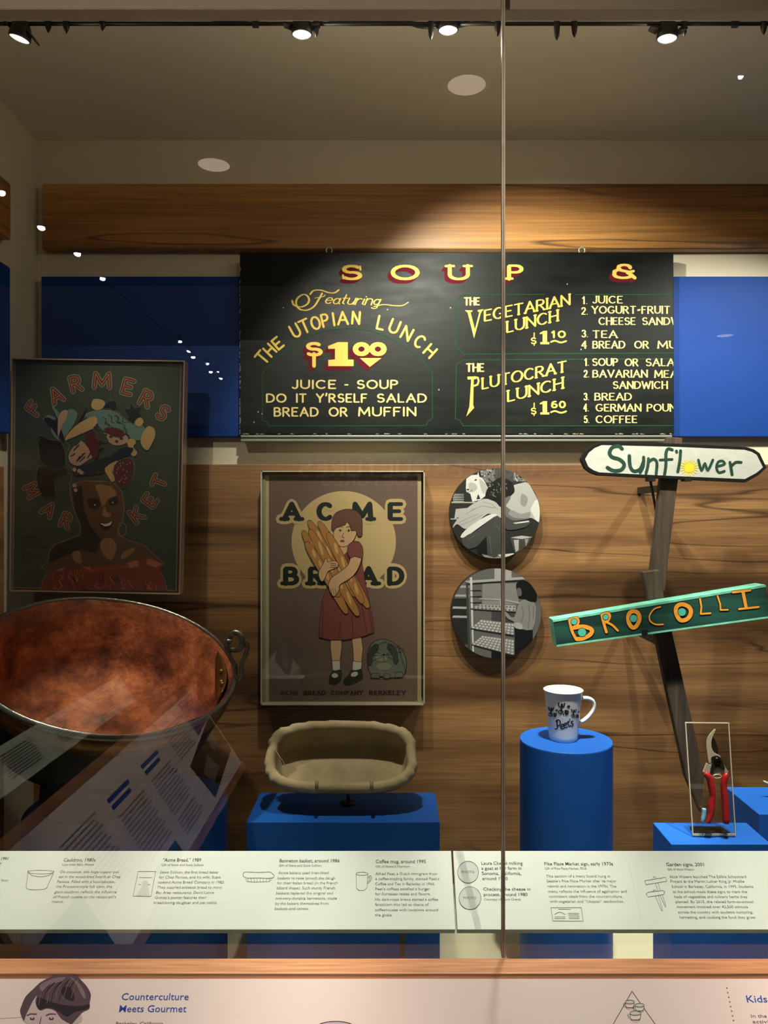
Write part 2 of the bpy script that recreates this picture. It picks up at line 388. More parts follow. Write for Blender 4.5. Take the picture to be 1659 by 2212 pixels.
def type_line(art, s, u0, u1, v, h, m, k=1, bold=0., vp=None, dv=0.):
    """printed type: cap height h, from u0 to u1 on the baseline v; verticals lean to the panel's own vanishing point"""
    V, Fc = fontmesh(s, bold)
    if not V: return
    x0 = min(a for a, b in V); x1 = max(a for a, b in V)
    out = []
    for a, b in V:
        q = (a-x0)/(x1-x0); u = u0+(u1-u0)*q; vv = v+dv*q; y = b/.70*h
        sl = 0 if vp is None else (CX-u)/(vv-vp)
        out.append((u+sl*y, vv-y))
    art.mesh2d(out, Fc, m, k)

# ================================================================== materials
M_wall = mat('cream_paint', (220, 210, 186), .75, bump=.05, bscale=300)
M_ceil = mat('ceiling_paint', (224, 214, 192), .8, bump=.05, bscale=300)
M_wood = wood('figured_walnut_panel', (158, 118, 76), (128, 92, 58), (90, 61, 37), xs=.75, zs=9, rough=.42)
M_plank = wood('oiled_plank', (190, 138, 78), (158, 108, 58), (108, 68, 36), xs=.6, zs=9, rough=.38)
M_sill = wood('cherry_sill', (190, 138, 98), (176, 122, 82), (152, 100, 66), xs=1.5, zs=30, rough=.4, cracks=.1)
M_blue = mat('cobalt_paint', (6, 58, 138), .6, spec=.25, bump=.03, bscale=400)
M_pblue = mat('pedestal_blue', (24, 92, 184), .55, spec=.3, bump=.03, bscale=400)
M_black = mat('matt_black_metal', (14, 14, 14), .5)
M_dark = mat('dark_room', (26, 22, 20), .9)
M_carpet = mat('dark_carpet', (34, 30, 30), .95, bump=.3, bscale=200)
M_glass = glass('clear_glass', (.95, .965, .95), .085)
M_acryl = glass('clear_acrylic', (.93, .94, .93), .06)
M_edge = mat('acrylic_edge', (178, 172, 146), .25, spec=.7)
M_steel = mat('brushed_aluminium', (170, 168, 158), .35, metal=.9)
M_label = mat('label_white', (232, 236, 224), .38, spec=.45)
M_reader = mat('reader_white', (236, 222, 212), .45)
M_lamp = mat('lamp_glow', (255, 250, 235), .5, emit=((255, 244, 220), 9))
M_down = mat('downlight_glow', (255, 240, 220), .5, emit=((255, 232, 205), 3.2))
M_dot = mat('far_lamp_glow', (255, 250, 235), .5, emit=((255, 250, 235), 60))
M_ink = mat('black_ink', (34, 34, 34), .6)
M_grey = mat('grey_ink', (96, 98, 92), .6)
M_lgrey = mat('pale_grey_ink', (208, 210, 202), .6)
M_bink = mat('blue_ink', (40, 78, 170), .6)

# ================================================================== large structure
BY = 2.25; LX = -1.047; RX = 2.1
CZ = E+1.107; FZ = E-1.084
GY = 1.20                                                   # glass plane
struct(box('wall_back', (LX-.05, BY, 0), (RX+.05, BY+.05, CZ+.3), M_wall))
struct(box('wall_left', (LX-.05, 1.215, 0), (LX, BY, CZ+.3), M_wall))
struct(box('wall_right', (RX, 1.215, 0), (RX+.05, BY, CZ+.3), M_wall))
struct(box('ceiling', (LX, 1.215, CZ), (RX, BY, CZ+.05), M_ceil))
M_deck = mat('case_deck', (168, 165, 140), .6)
struct(box('floor', (LX, 1.215, FZ-.04), (RX, BY, FZ), M_deck))
def zy(v, Y): return E-(v-CY)/F*Y
def strip(name, v0, v1, Y, x0, x1, m, bevel=.003):
    return struct(box(name, (x0, Y, zy(v1, Y)), (x1, BY-.0005, zy(v0, Y)), m, bevel=bevel))
xl = lambda u, Y: (u-CX)/F*Y
strip('trim_1', 396, 538, 2.215, xl(90, 2.215), RX, M_plank, .004)          # upper plank
strip('trim_2', 597, 943, 2.215, xl(89, 2.215), RX, M_blue, .002)           # blue band
strip('trim_3', 1003, 1925, 2.222, LX, RX, M_wood, .002)                    # lower wood panelling
def sidestrip(name, v0, v1, ufar, m):                                        # same bands turning along the left wall
    Yf = -(LX+.03)*F/(CX-ufar)
    return struct(box(name, (LX+.0005, 1.30, zy(v1, Yf)), (LX+.03, Yf, zy(v0, Yf)), m, bevel=.004))
M_plankY = wood('oiled_plank_side', (190, 138, 78), (158, 108, 58), (108, 68, 36), xs=.6, zs=9, rough=.38, axis='Y')
M_woodY = wood('figured_walnut_side', (176, 128, 78), (140, 96, 55), (92, 58, 32), xs=.75, zs=9, rough=.42, axis='Y')
sidestrip('trim_4', 398, 520, 24, M_plankY)
sidestrip('trim_5', 578, 938, 23, M_blue)
sidestrip('trim_6', 1008, 1960, 10, M_woodY)
# header over the glass: fascia and lip
M_head = mat('header_paint', (206, 182, 162), .7)
struct(box('trim_7', (LX, 1.232, zy(21, 1.232)), (RX, 1.262, CZ), M_head, bevel=.003))
struct(box('trim_8', (LX, 1.285, zy(31, 1.285)), (RX, 1.30, CZ), M_head, bevel=.003))
# wood sill the glass stands on, reader-rail base below
struct(box('trim_9', (-.84, 1.16, E-.722), (RX, 1.1995, E-.702), M_sill, bevel=.0015))
struct(box('wall_front', (-1.6, 1.20, 0), (RX, 1.214, E-.7225), M_dark))
# front glass: two panes and the polished joint between them
JX = xl(1087.5, GY)
struct(box('window_1', (-1.6, GY, E-.7224), (JX-.0027, GY+.008, CZ+.3), M_glass))
struct(box('window_2', (JX+.0027, GY, E-.7224), (RX, GY+.008, CZ+.3), M_glass))
M_joint = mat('polished_joint', (214, 202, 178), .3, metal=.15, var=.45, bscale=9)
M_jd = mat('joint_core', (60, 50, 40), .4)
struct(box('trim_10', (JX-.0004, GY, E-.7018), (JX+.0004, GY+.008, CZ+.3), M_jd))
struct(box('trim_11', (JX-.0027, GY-.0006, E-.7018), (JX-.0004, GY+.0086, CZ+.3), M_joint))
struct(box('trim_12', (JX+.0004, GY-.0006, E-.7018), (JX+.0027, GY+.0086, CZ+.3), M_joint))
# gallery behind the photographer
struct(box('floor.001', (-5, -11, -.05), (5.5, 1.2, 0), M_carpet))
struct(box('ceiling.001', (-5, -4, 3.47), (5.5, 1.6, 3.52), M_dark))
struct(box('wall_above_case', (-5, 1.215, CZ+.31), (5.5, 1.26, 3.5), M_dark))

# ================================================================== lighting track and lamps
T = thing('lighting_track', 'long thin black lighting track rod under the case ceiling', 'track', (0, TY, TZ))
tube('rod', [(LX, TY, TZ), (RX, TY, TZ)], .0038, M_black, T, 8)
for k, u in enumerate((552, 1588)):
    box('bracket', (lx(u)-.006, TY-.004, TZ-.006), (lx(u)+.006, TY+.004, CZ), M_black, T)
CL = [(84, 46), (103, 56), (143, 62), (220, 60), (376, 40), (483+0, 0)]
clabels = ['small black clip on the track right of the leftmost lamp', 'second black clip right of the leftmost lamp, pointed', 'lone black clip between the two leftmost lamps',
           'black clip just left of the glass joint', 'long black clip just right of the glass joint', 'shorter black clip, second to the right of the glass joint', 'black clip at the right end of the track by the frame edge',
           'black clip hanging beside the second lamp', 'slim black clip beside the lamp left of the glass joint', 'black clip hanging right of the rightmost lamp']
for k, (u, h) in enumerate([(104, 26), (143, 28), (221, 22), (1075, 34), (1203, 42), (1241, 36), (1650, 30), (683, 36), (931, 42), (1478, 34)]):
    c = thing('track_clip', clabels[k], 'track clip', (lx(u), TY, TZ), 'clips on the lighting track')
    r = .0062; hh = h/F*TY
    lathe('clip_body', [(.002, .014), (r*.6, .012), (r, .004), (r, -.004), (r*.75, -hh+.014), (.001, -hh+.006)], M_black, c, o=(lx(u), TY, TZ), seg=10)
    box('hook', (lx(u)-.0035, TY-.006, TZ-.001), (lx(u)+.0035, TY+.006, TZ+.018), M_black, c)
llab = ['leftmost track lamp at the upper left corner, tilted, glowing', 'track lamp left of the menu board middle, with side flaps, glowing', 'track lamp just left of the glass joint, glowing', 'rightmost glowing track lamp, tallest housing']
for k, (u, v) in enumerate(LAMPS):
    p = lamp_pos(k); L_ = thing('track_lamp', llab[k], 'lamp', (p.x, p.y, p.z), 'lamps on the lighting track')
    tl = [.28, 0, 0, .05][k]; n = Vector((math.sin(tl), -.12, math.cos(tl))).normalized(); e1 = Vector((1, 0, 0)); e1 = (e1-n*e1.dot(n)).normalized(); e2 = n.cross(e1)
    R = .0178; ax = (e1, e2, n)
    lathe('lamp_housing', [(R*.98, 0), (R, -.001), (R*1.12, 0), (R*1.1, .010), (R*.95, .022), (R*.55, .034), (.004, .036)], M_black, L_, o=p, ax=ax, seg=24, close=False)
    lathe('lens', [(.0001, .0005), (R*.95, .0005)], M_lamp, L_, o=p, ax=ax, seg=24, close=False)
    box('yoke', (p.x-.012, TY-.005, p.z+.02), (p.x+.012, TY+.005, max(TZ+.02, p.z+.05)), M_black, L_)
    for s in (-1, 1):
        a = p+e1*(s*R*1.05)+n*.012; b = a+e1*(s*.016)+n*(.004 if k else -.012*s)
        meshobj('flap', [a+e2*-.012, a+e2*.012, b+e2*.009, b+e2*-.009, a+e2*-.012+n*.004, a+e2*.012+n*.004, b+e2*.009+n*.003, b+e2*-.009+n*.003],
                [(0, 1, 2, 3), (7, 6, 5, 4), (0, 3, 7, 4), (1, 5, 6, 2), (3, 2, 6, 7), (0, 4, 5, 1)], M_black, L_)
cab = [([(425, 38), (500, 46), (560, 51), (620, 50)], 'thin black cable slanting down to the second lamp'),
       ([(700, 41), (790, 46), (850, 44), (935, 55), (960, 52)], 'loose black cable between the two middle lamps'),
       ([(865, 40), (900, 56), (940, 58), (1000, 44), (1080, 36)], 'black cable looping over the lamp left of the joint'),
       ([(985, 58), (1040, 46), (1085, 36)], 'short black cable rising right toward the glass joint')]
for pts, lab in cab:
    tag(tube('cable', smoothpts([W(u, v, TY+.012) for u, v in pts], 6), .0032, M_black, None, 6), lab, 'cable', 'cables on the lighting track')
tag(tube('cable_bundle', smoothpts([W(u, v, TY+.02) for u, v in [(690, 40), (760, 45), (820, 43), (880, 38)]], 5), [.004]+[.009]*10+[.009]*4+[.003], M_black, None, 8), 'thick black cable bundle left of the middle lamp', 'cable')

# ================================================================== gallery things that the glass reflects
def mirror(u, v, Z): return Vector(((u-CX)*Z/F, 2*GY-Z, E-(v-CY)*Z/F))
for (u, v, Z, lab) in [(462, 357, 4.13, 'round ceiling downlight mirrored left of centre above the plank'), (1008, 185, 3.37, 'round ceiling downlight mirrored left of the glass joint'), (1566, 725, 8.1, 'distant ceiling downlight mirrored on the blue band')]:
    p = mirror(u, v, Z); p.z = min(p.z, 3.46)
    d = thing('downlight', lab, 'ceiling light', p, 'gallery downlights')
    lathe('trim_ring', [(.085, .0), (.10, -.008), (.11, 0), (.11, .006)], mat('white_ring', (200, 195, 185), .5), d, o=p, seg=28, close=False)
    lathe('lens', [(.0001, .005), (.086, .003)], M_down, d, o=p, seg=28, close=False)
far = [(89, 491, 5.0), (167, 548, 5.53), (221, 601, 6.1), (388, 737, 8.35), (408, 758, 8.9), (417, 771, 9.2), (447, 785, 9.6), (455, 803, 10.2), (469, 803, 10.3), (477, 817, 10.8), (2, 415, 4.4)]
FT = thing('lighting_track', 'long gallery track behind the photographer, mirrored as a diagonal of sparks', 'track', (-2.32, -5, 3.45))
box('rod', (-2.345, -10.5, 3.44), (-2.335, -1.5, 3.455), M_black, FT)
for k, (u, v, Z) in enumerate(far):
    p = mirror(u, v, Z); d = thing('spotlight', ['uppermost mirrored spark on the wooden panel at far left', 'mirrored spark at the left end of the upper plank', 'mirrored spark on the lower edge of the upper plank', 'mirrored spark on the top edge of the blue band'][{491: 1, 548: 2, 601: 3}.get(v, 0)] if v < 700 else ['uppermost', 'second highest', 'third highest', 'fourth highest', 'left one of the level pair', 'right one of the level pair', 'lowest'][min(6, k-4)]+' tiny mirrored spark on the blue band', 'lamp', p, 'mirrored gallery spotlights' if v < 700 else 'cluster of tiny mirrored sparks')
    r = .017
    lathe('shade', [(r*1.6, .0), (r*1.6, .05), (.01, .07)], M_black, d, o=p, seg=10, close=False)
    lathe('lens', [(.0001, .0), (r*1.5, -.001)], M_dot, d, o=p, seg=10, close=False, ax=((1, 0, 0), (0, .8, .6), (0, -.6, .8)))
p = mirror(1600, 165, 3.33)
d = thing('spotlight', 'gallery spotlight mirrored at the upper right corner', 'lamp', p)
lathe('shade', [(.02, 0), (.026, .05), (.01, .08)], M_black, d, o=p, seg=12, close=False)
lathe('lens', [(.0001, .0), (.012, -.001)], M_dot, d, o=p, seg=12, close=False, ax=((1, 0, 0), (0, .8, .6), (0, -.6, .8)))
# partition with lettering, side rail
PX = Vector((.1, -3.6, 0))
part = struct(box('wall_partition', (-1.6, -3.68, 0), (1.9, -3.6, 2.25), M_dark))
sg = thing('wall_lettering', 'pale gallery heading mirrored backwards above the posters', 'lettering', (0.4, -3.598, E+.36))
A_ = Art(lambda u, v, k=0: Vector((-u, -3.598+.0005*k, v)))
M_pale = mat('pale_letter', (240, 225, 200), .6)
text(A_, 'COUNTERCULTURES', (-1.28, E+.30), (.72, E+.30), .13, .13, .028, M_pale, 1, up=(0, 1), gap=.3)
A_.build('letters', sg)
# slanted side reader rail to the left of the photographer
sr = thing('side_reader_rail', 'slanted gallery text panel mirrored diagonally below the cauldron', 'text panel', (-.62, .5, E-.75))
def q4(name, P, th, m, parent):
    P = [Vector(p) for p in P]; n = (P[1]-P[0]).cross(P[2]-P[0]).normalized()*th
    V = P+[p-n for p in P]
    o = meshobj(name, V, [(0, 1, 2, 3), (7, 6, 5, 4), (0, 4, 5, 1), (1, 5, 6, 2), (2, 6, 7, 3), (3, 7, 4, 0)], m, parent)
    bm = bmesh.new(); bm.from_mesh(o.data); bmesh.ops.recalc_face_normals(bm, faces=bm.faces); bm.to_mesh(o.data); bm.free(); return o
s0, s1 = -.65, .95
q4('panel', [(-.60, s0, E-1.0), (-.60, s1, E-1.0), (-.80, s1, E-.704), (-.80, s0, E-.704)], .014, M_reader, sr)
q4('wood_edge', [(-.585, s0-.02, E-1.022), (-.585, s1, E-1.022), (-.60, s1, E-.998), (-.60, s0-.02, E-.998)], .02, M_sill, sr)
q4('wood_edge', [(-.80, s0-.02, E-.702), (-.80, s1, E-.702), (-.845, s1, E-.702), (-.845, s0-.02, E-.702)], .02, M_sill, sr)
box('base', (-.845, s0+.03, 0), (-.83, s1, E-.73), M_dark, sr)
def srp(a, b, k=1):     # a along the rail, b down across it
    return Vector((-.80+.20*b, s1+(s0-s1)*a, E-.704-.296*b))+Vector((.829, 0, .56))*.0006*k
A_ = Art(lambda u, v, k=0: srp(u, v, k))
M_sgr = mat('soft_grey_ink', (140, 132, 130), .6)
def tb_(a0, a1, b0, n, m=None, h=.012, step=.034):
    for j in range(n):
        e1_ = a1-(a1-a0)*.12*((j*5) % 3)/2; A_.poly([(a0, b0+step*j), (e1_, b0+step*j), (e1_, b0+step*j+h), (a0, b0+step*j+h)], m or M_sgr, 1)
for a0, b0, n in ((.18, .2, 15), (.36, .36, 13), (.53, .36, 11), (.70, .12, 10), (.53, .76, 5), (.84, .1, 7)): tb_(a0, a0+.13, b0, n)
for a0, b0 in ((.36, .2), (.53, .2)): tb_(a0, a0+.10, b0, 2, M_bink, .036, .06)
M_pd = mat('photo_dark', (40, 36, 38), .5); M_pm = mat('photo_mid', (120, 112, 108), .5); M_pp = mat('photo_violet', (84, 70, 130), .5)
A_.poly([(.72, .55), (.99, .35), (.99, .8), (.74, .95)], M_pd, 2); A_.poly([(.76, .7), (.84, .62), (.86, .8), (.78, .85)], M_pm, 3); A_.poly([(.88, .5), (.95, .48), (.94, .6), (.89, .66)], M_pm, 3)
A_.poly([(.86, .02), (1.0, .02), (1.0, .34), (.86, .42)], M_pp, .5); A_.poly([(.36, .84), (.48, .84), (.48, .98), (.36, .98)], M_pd, 2); A_.poly([(.02, .5), (.16, .5), (.16, .98), (.02, .98)], M_pd, 2)
A_.build('print', sr)
sl = thing('side_label_rail', 'grey-green label strip mirrored over the lower left of the cauldron', 'label panel', (-1.0, 0, E-.73))
q4('panel', [(-.975, -.5, E-.712), (-.975, .9, E-.712), (-1.04, .9, E-.617), (-1.04, -.5, E-.617)], .012, mat('side_label', (190, 204, 188), .5), sl)
A_ = Art(lambda u, v, k=0: Vector((-1.04+.065*v, .9-1.4*u, E-.617-.095*v))+Vector((.825, 0, .565))*.0006*k)
for a0 in (.12, .34, .56, .78):
    for j in range(9): A_.poly([(a0, .2+.07*j), (a0+.13, .2+.07*j), (a0+.13, .235+.07*j), (a0, .235+.07*j)], M_grey, 1)
A_.build('print', sl)
box('support', (-1.06, -.5, 0), (-1.045, .9, E-.63), M_dark, sl)

# ================================================================== pedestals
def pedestal(label, x0, x1, Y0, Y1, h, group='blue display pedestals'):
    o = box('pedestal', (x0, Y0, FZ), (x1, Y1, E-h), M_pblue, bevel=.0012); return tag(o, label, 'pedestal', group)
pedestal('wide low blue pedestal under the linen basket', xl(532, 1.72), xl(950, 1.72), 1.72, 1.903, .6985)
cy = lathe('pedestal', [(.23, FZ), (.23, FZ+.01), (.23, E-.694), (.23, E-.692), (.229, E-.69), (.225, E-.69)], M_pblue, o=(-.623, 1.80, 0), seg=96)
for p in cy.data.polygons: p.use_smooth = abs(p.normal.z) < .5
tag(cy, 'wide round blue pedestal under the copper cauldron', 'pedestal', 'blue display pedestals')
pedestal('blue pedestal under the red-handled pruners', xl(1450, 1.62), .811, 1.62, 1.734, .705)
pedestal('blue pedestal at the right edge behind the pruners', .848, 1.35, 1.75, 1.925, .6925)
CYX, CYY, CYR = .414, 1.8, .1075
cy = lathe('pedestal', [(CYR, FZ), (CYR, FZ+.01), (CYR, E-.538), (CYR, E-.536), (CYR-.001, E-.534), (CYR-.004, E-.534)], M_pblue, o=(CYX, CYY, 0), seg=96)
for p in cy.data.polygons: p.use_smooth = abs(p.normal.z) < .5
tag(cy, 'round blue column pedestal under the white mug', 'pedestal', 'blue display pedestals')

# ================================================================== label rails inside the case
def LP(u, v, k=0): pass
LT = Vector((0, 1.39, E-.617)); LB = Vector((0, 1.30, E-.712))
ln = (LT-LB).cross(Vector((1, 0, 0))).normalized()
if ln.y > 0: ln = -ln
lproj = on_plane(LB, ln, .0003); LVP = CY-F*(.095/.09)
def label_panel(label, u0, u1, name='label_rail'):
    x0, x1 = u0, u1; t = thing(name, label, 'label panel', ((x0+x1)/2, 1.30, E-.73), 'white label panels inside the case')
    P = [Vector((x0, 0, 0))+LB, Vector((x1, 0, 0))+LB, Vector((x1, 0, 0))+LT, Vector((x0, 0, 0))+LT]
    d = -ln*.004+Vector((0, .008, -.0095))
    V = P+[p+d for p in P]
    o = meshobj('panel', V, [(0, 1, 2, 3), (7, 6, 5, 4), (0, 4, 5, 1), (1, 5, 6, 2), (2, 6, 7, 3), (3, 7, 4, 0)], M_label, t, bevel=.0006)
    bm = bmesh.new(); bm.from_mesh(o.data); bmesh.ops.recalc_face_normals(bm, faces=bm.faces); bm.to_mesh(o.data); bm.free()
    return t
SX = xl(981, 1.345)
LR1 = label_panel('long white label panel left of the seam, with cauldron, poster, basket and mug texts', LX+.06, SX-.0018)
LR2 = label_panel('white label panel right of the seam, with two photo circles and sign texts', SX+.0018, 1.45)
M_post = mat('grey_green_metal', (150, 150, 128), .5)
for xx, pr in ((xl(869.5, 1.35), LR1), (-.75, LR1), (1.3, LR2)):
    box('support_post', (xx-.0045, 1.350, FZ), (xx+.0045, 1.359, E-.672), M_post, pr)
a6 = lambda X, Y: (X/2.9625, 1820+Y/2.9625)
a7 = lambda X, Y: (520+X/2.9625, 1820+Y/2.9625)
a8 = lambda X, Y: (1060+X/2.7696, 1820+Y/2.7696)
def block(art, f, rows, sc):
    for i, (s, X0, X1, Yb) in enumerate(rows):
        u0, v0 = f(X0, Yb); u1, _ = f(X1, Yb)
        if i == 0: type_line(art, s, u0, u1, v0, 7.4, M_ink, 1, .005, LVP)
        elif i == 1: type_line(art, s, u0, u1, v0, 5.0, M_grey, 1, .0, LVP)
        else: type_line(art, s, u0, u1, v0, 5.9, M_grey, 1, .0, LVP)
A1 = Art(lproj); A2 = Art(lproj)
type_line(A1, '1991', 2, 17, 1858, 6.5, M_ink, 1, .012, LVP); type_line(A1, 'Alice', -14, 3, 1867, 5, M_grey, 1, 0, LVP)
type_line(A1, 'from', 2, 17, 1904, 5, M_grey, 1, 0, LVP)
block(A1, a6, [('Cauldron, 1980s', 405, 610, 122), ('Loan from Alice Waters', 397, 600, 148), ('On occasion, this huge copper pot', 382, 760, 196), ('sat in the wood-fired hearth at Chez', 375, 770, 227),
 ('Panisse. Filled with a bouillabaisse,', 365, 735, 259), ('the Provence-style fish stew, the', 357, 715, 290), ('giant cauldron reflects the influence', 348, 745, 324), ('of French cuisine on the restaurant\u2019s', 340, 742, 356), ('menus.', 331, 407, 386)], 1)
block(A1, a6, [('\u201cAcme Bread,\u201d 1989', 1040, 1286, 122), ('Gift of Steve and Suzie Sullivan', 1032, 1303, 150), ('Steve Sullivan, the first bread baker', 1023, 1400, 198), ('for Chez Panisse, and his wife, Suzie,', 1016, 1415, 230),
 ('opened Acme Bread Company in 1983.', 1010, 1437, 262), ('They supplied artisanal bread to many', 1004, 1420, 295), ('Bay Area restaurants. David Lance', 997, 1368, 328), ('Goines\u2019s poster features their', 990, 1322, 360), ('bread-loving daughter and pet rabbit.', 983, 1390, 393)], 1)
block(A1, a7, [('Banneton basket, around 1986', 248, 632, 127), ('Gift of Steve and Suzie Sullivan', 244, 517, 154), ('Acme bakers used linen-lined', 240, 562, 202), ('baskets to raise (proof) the dough', 236, 605, 236),
 ('for their Italian bread (in the French', 233, 620, 267), ('b\u00e2tard shape). Such sturdy French', 230, 603, 299), ('baskets replaced the original and', 227, 590, 332), ('not-very-durable bannetons, made', 224, 615, 365), ('by the bakers themselves from', 221, 562, 398), ('baskets and canvas.', 218, 437, 431)], 1)
block(A1, a7, [('Coffee mug, around 1995', 864, 1185, 132), ('Gift of Howard Morrison', 863, 1080, 160), ('Alfred Peet, a Dutch immigrant from', 862, 1257, 208), ('a coffee-trading family, started Peet\u2019s', 862, 1270, 240),
 ('Coffee and Tea in Berkeley in 1966.', 861, 1243, 273), ('Peet\u2019s coffees satisfied a hunger', 861, 1213, 305), ('for European tastes and flavors.', 861, 1215, 337), ('His dark-roast brews started a coffee', 860, 1263, 372), ('fanaticism that led to chains of', 860, 1203, 405), ('coffeehouses with locations around', 859, 1262, 439), ('the globe.', 859, 971, 472)], 1)
for (s, u0, u1, v) in [('Laura Chenel milking', 1040, 1129, 1868), ('a goat at her farm in', 1040, 1126.5, 1879), ('Sonoma, California,', 1041, 1126, 1890), ('around 1980', 1042, 1097, 1901), ('Checking the cheese in', 1044, 1146, 1924), ('process, around 1980', 1045, 1140, 1935.5)]:
    type_line(A2, s, u0, u1, v, 7, M_ink, 1, .005, LVP)
type_line(A2, 'Courtesy of Laura Chenel', 1046, 1125, 1945, 5, M_grey, 1, 0, LVP)
block(A2, a8, [('Pike Place Market sign, early 1970s', 322, 732, 137), ('Gift of Pike Place Market, PDA', 324, 575, 162), ('This section of a menu board hung in', 332, 715, 209), ('Seattle\u2019s Pike Place Market after its major', 336, 753, 238),
 ('rebirth and renovation in the 1970s. The', 341, 752, 269), ('menu reflects the influence of egalitarian and', 345, 815, 300), ('nonviolent ideals from the counterculture,', 350, 790, 330), ('with vegetarian and \u201cUtopian\u201d sandwiches.', 354, 797, 360)], 1)
block(A2, a8, [('Garden signs, 2001', 1052, 1278, 141), ('Gift of Alice Waters', 1058, 1216, 167), ('Alice Waters launched The Edible Schoolyard', 1070, 1530, 212), ('Project at the Martin Luther King, Jr. Middle', 1077, 1518, 240),
 ('School in Berkeley, California, in 1995. Students', 1084, 1572, 271), ('at the school made these signs to mark the', 1092, 1535, 302), ('beds of vegetables and culinary herbs they', 1100, 1538, 332), ('planted. By 2015, the related farm-to-school', 1107, 1572, 362), ('movement involved over 42,500 schools', 1115, 1540, 392),
 ('across the country with students nurturing,', 1123, 1570, 424), ('harvesting, and cooking the food they grow.', 1131, 1590, 455)], 1)
def ln_(art, f, pts, t=.8, m=None, closed=False): art.line([f(*p) for p in pts], t, m or M_grey, 1, closed)
# small line drawings
e = lambda cx, cy, rx, ry, n=24: [(cx+rx*math.cos(2*PI*i/n), cy+ry*math.sin(2*PI*i/n)) for i in range(n)]
ln_(A1, a6, e(262, 189, 82, 12), closed=True); ln_(A1, a6, [(180, 192), (168, 285)]+[(172, 294), (190, 301), (240, 303), (285, 298), (300, 290), (342, 195)])
ln_(A1, a6, [(185, 196), (205, 212), (260, 220), (310, 212), (340, 194)]); ln_(A1, a6, [(178, 190), (182, 176)]); ln_(A1, a6, [(347, 190), (343, 178)])
ln_(A1, a6, [(884, 185), (997, 185), (966, 346), (852, 344)], closed=True, m=M_ink); ln_(A1, a6, [(893, 224), (973, 225)]); ln_(A1, a6, [(886, 268), (905, 269)]); ln_(A1, a6, [(945, 269), (962, 269)])
A1.poly([a6(*p) for p in e(930, 260, 20, 18, 14)], M_lgrey, 1); A1.poly([a6(*p) for p in [(912, 275), (948, 275), (958, 340), (870, 338)]], M_lgrey, 1)
ln_(A1, a7, [(22, 190), (40, 188), (110, 192), (190, 188), (216, 212), (212, 224), (180, 230), (110, 226), (40, 228), (16, 216), (14, 204)], closed=True)
ln_(A1, a7, [(30, 230), (40, 250), (90, 254), (185, 250), (200, 230)])
for q in range(8): ln_(A1, a7, [(44+q*20, 230), (50+q*19, 252)])
ln_(A1, a7, e(776, 200, 38, 10), closed=True); ln_(A1, a7, [(738, 202), (740, 290), (756, 306), (790, 306), (808, 290), (814, 202)]); ln_(A1, a7, [(814, 218), (832, 212), (840, 226), (826, 252), (810, 264)]); ln_(A1, a7, [(814, 228), (826, 222), (830, 230), (820, 246), (811, 252)])
for (X, Y, r) in ((1455, 190, 67), (1467, 356, 70)):
    u, v = a7(X, Y); r = r/2.9625; A2.ell(u, v, r, r*1.04, M_lgrey, 1, 0, 30); A2.line([(u+r*math.cos(2*PI*i/36), v+r*1.04*math.sin(2*PI*i/36)) for i in range(36)], .8, M_ink, 2, True)
    type_line(A2, 'PHOTO', u-14, u+14, v+2, 5, M_grey, 2, 0, LVP)
ln_(A2, a8, [(360, 390), (542, 390), (553, 470), (371, 469)], closed=True, m=M_ink); ln_(A2, a8, [(404, 399), (480, 400)]); ln_(A2, a8, [(380, 431), (400, 420), (415, 417), (430, 421), (446, 432)])
for y in (423, 433): ln_(A2, a8, [(464, y), (528, y)])
for y in (445, 455): ln_(A2, a8, [(381, y), (446, y)]); ln_(A2, a8, [(468, y), (532, y)])
ln_(A2, a8, [(397, 382), (397, 390)]); ln_(A2, a8, [(502, 382), (502, 390)])
ln_(A2, a8, [(920, 229), (1046, 208), (1054, 232), (928, 252)], closed=True); ln_(A2, a8, [(970, 216), (975, 204), (986, 206), (986, 216)])
ln_(A2, a8, [(985, 245), (1000, 286)]); ln_(A2, a8, [(1000, 243), (1014, 285)])
ln_(A2, a8, [(928, 308), (945, 297), (1030, 287), (1043, 298), (1030, 312), (942, 326)], closed=True); ln_(A2, a8, [(985, 321), (1022, 408), (1028, 406), (1003, 318)]); ln_(A2, a8, [(1012, 316), (1043, 385), (1048, 380), (1026, 312)]); ln_(A2, a8, [(970, 292), (976, 284), (988, 286)])
A2.line([a8(825, 121), a8(903, 472)], .8, M_lgrey, 1)
A1.build('print', LR1); A2.build('print', LR2)

# ================================================================== front reader panel
RT = Vector((0, 1.156, E-.708)); rd = Vector((0, -.025, -.038)).normalized(); RB = RT+rd*.34
rn = rd.cross(Vector((1, 0, 0))).normalized()
if rn.y > 0: rn = -rn
rproj = on_plane(RT, rn, .0003); RVP = CY-F*(.038/.025)
rr = thing('reader_panel', 'slanted pinkish white reader panel in front of the glass with a portrait and blue heading', 'text panel', (.2, RB.y, RB.z))
P = [Vector((-.598, 0, 0))+RB, Vector((1.6, 0, 0))+RB, Vector((1.6, 0, 0))+RT, Vector((-.79, 0, 0))+RT]
q4('panel', P, .012 if (P[1]-P[0]).cross(P[2]-P[0]).dot(rn) > 0 else -.012, M_reader, rr)
box('base', (-.9, RB.y+.03, 0), (1.6, 1.195, E-.73), M_dark, rr) if False else None
AR = Art(rproj)
type_line(AR, 'Counterculture', 262, 407, 2160, 15, M_bink, 1, .003, RVP); type_line(AR, 'Meets Gourmet', 257, 402, 2186, 15, M_bink, 1, .003, RVP)
type_line(AR, 'Berkeley, California', 250, 352, 2214, 7, M_grey, 1, 0, RVP); type_line(AR, 'Kids in', 1614, 1684, 2165, 15, M_bink, 1, .003, RVP)
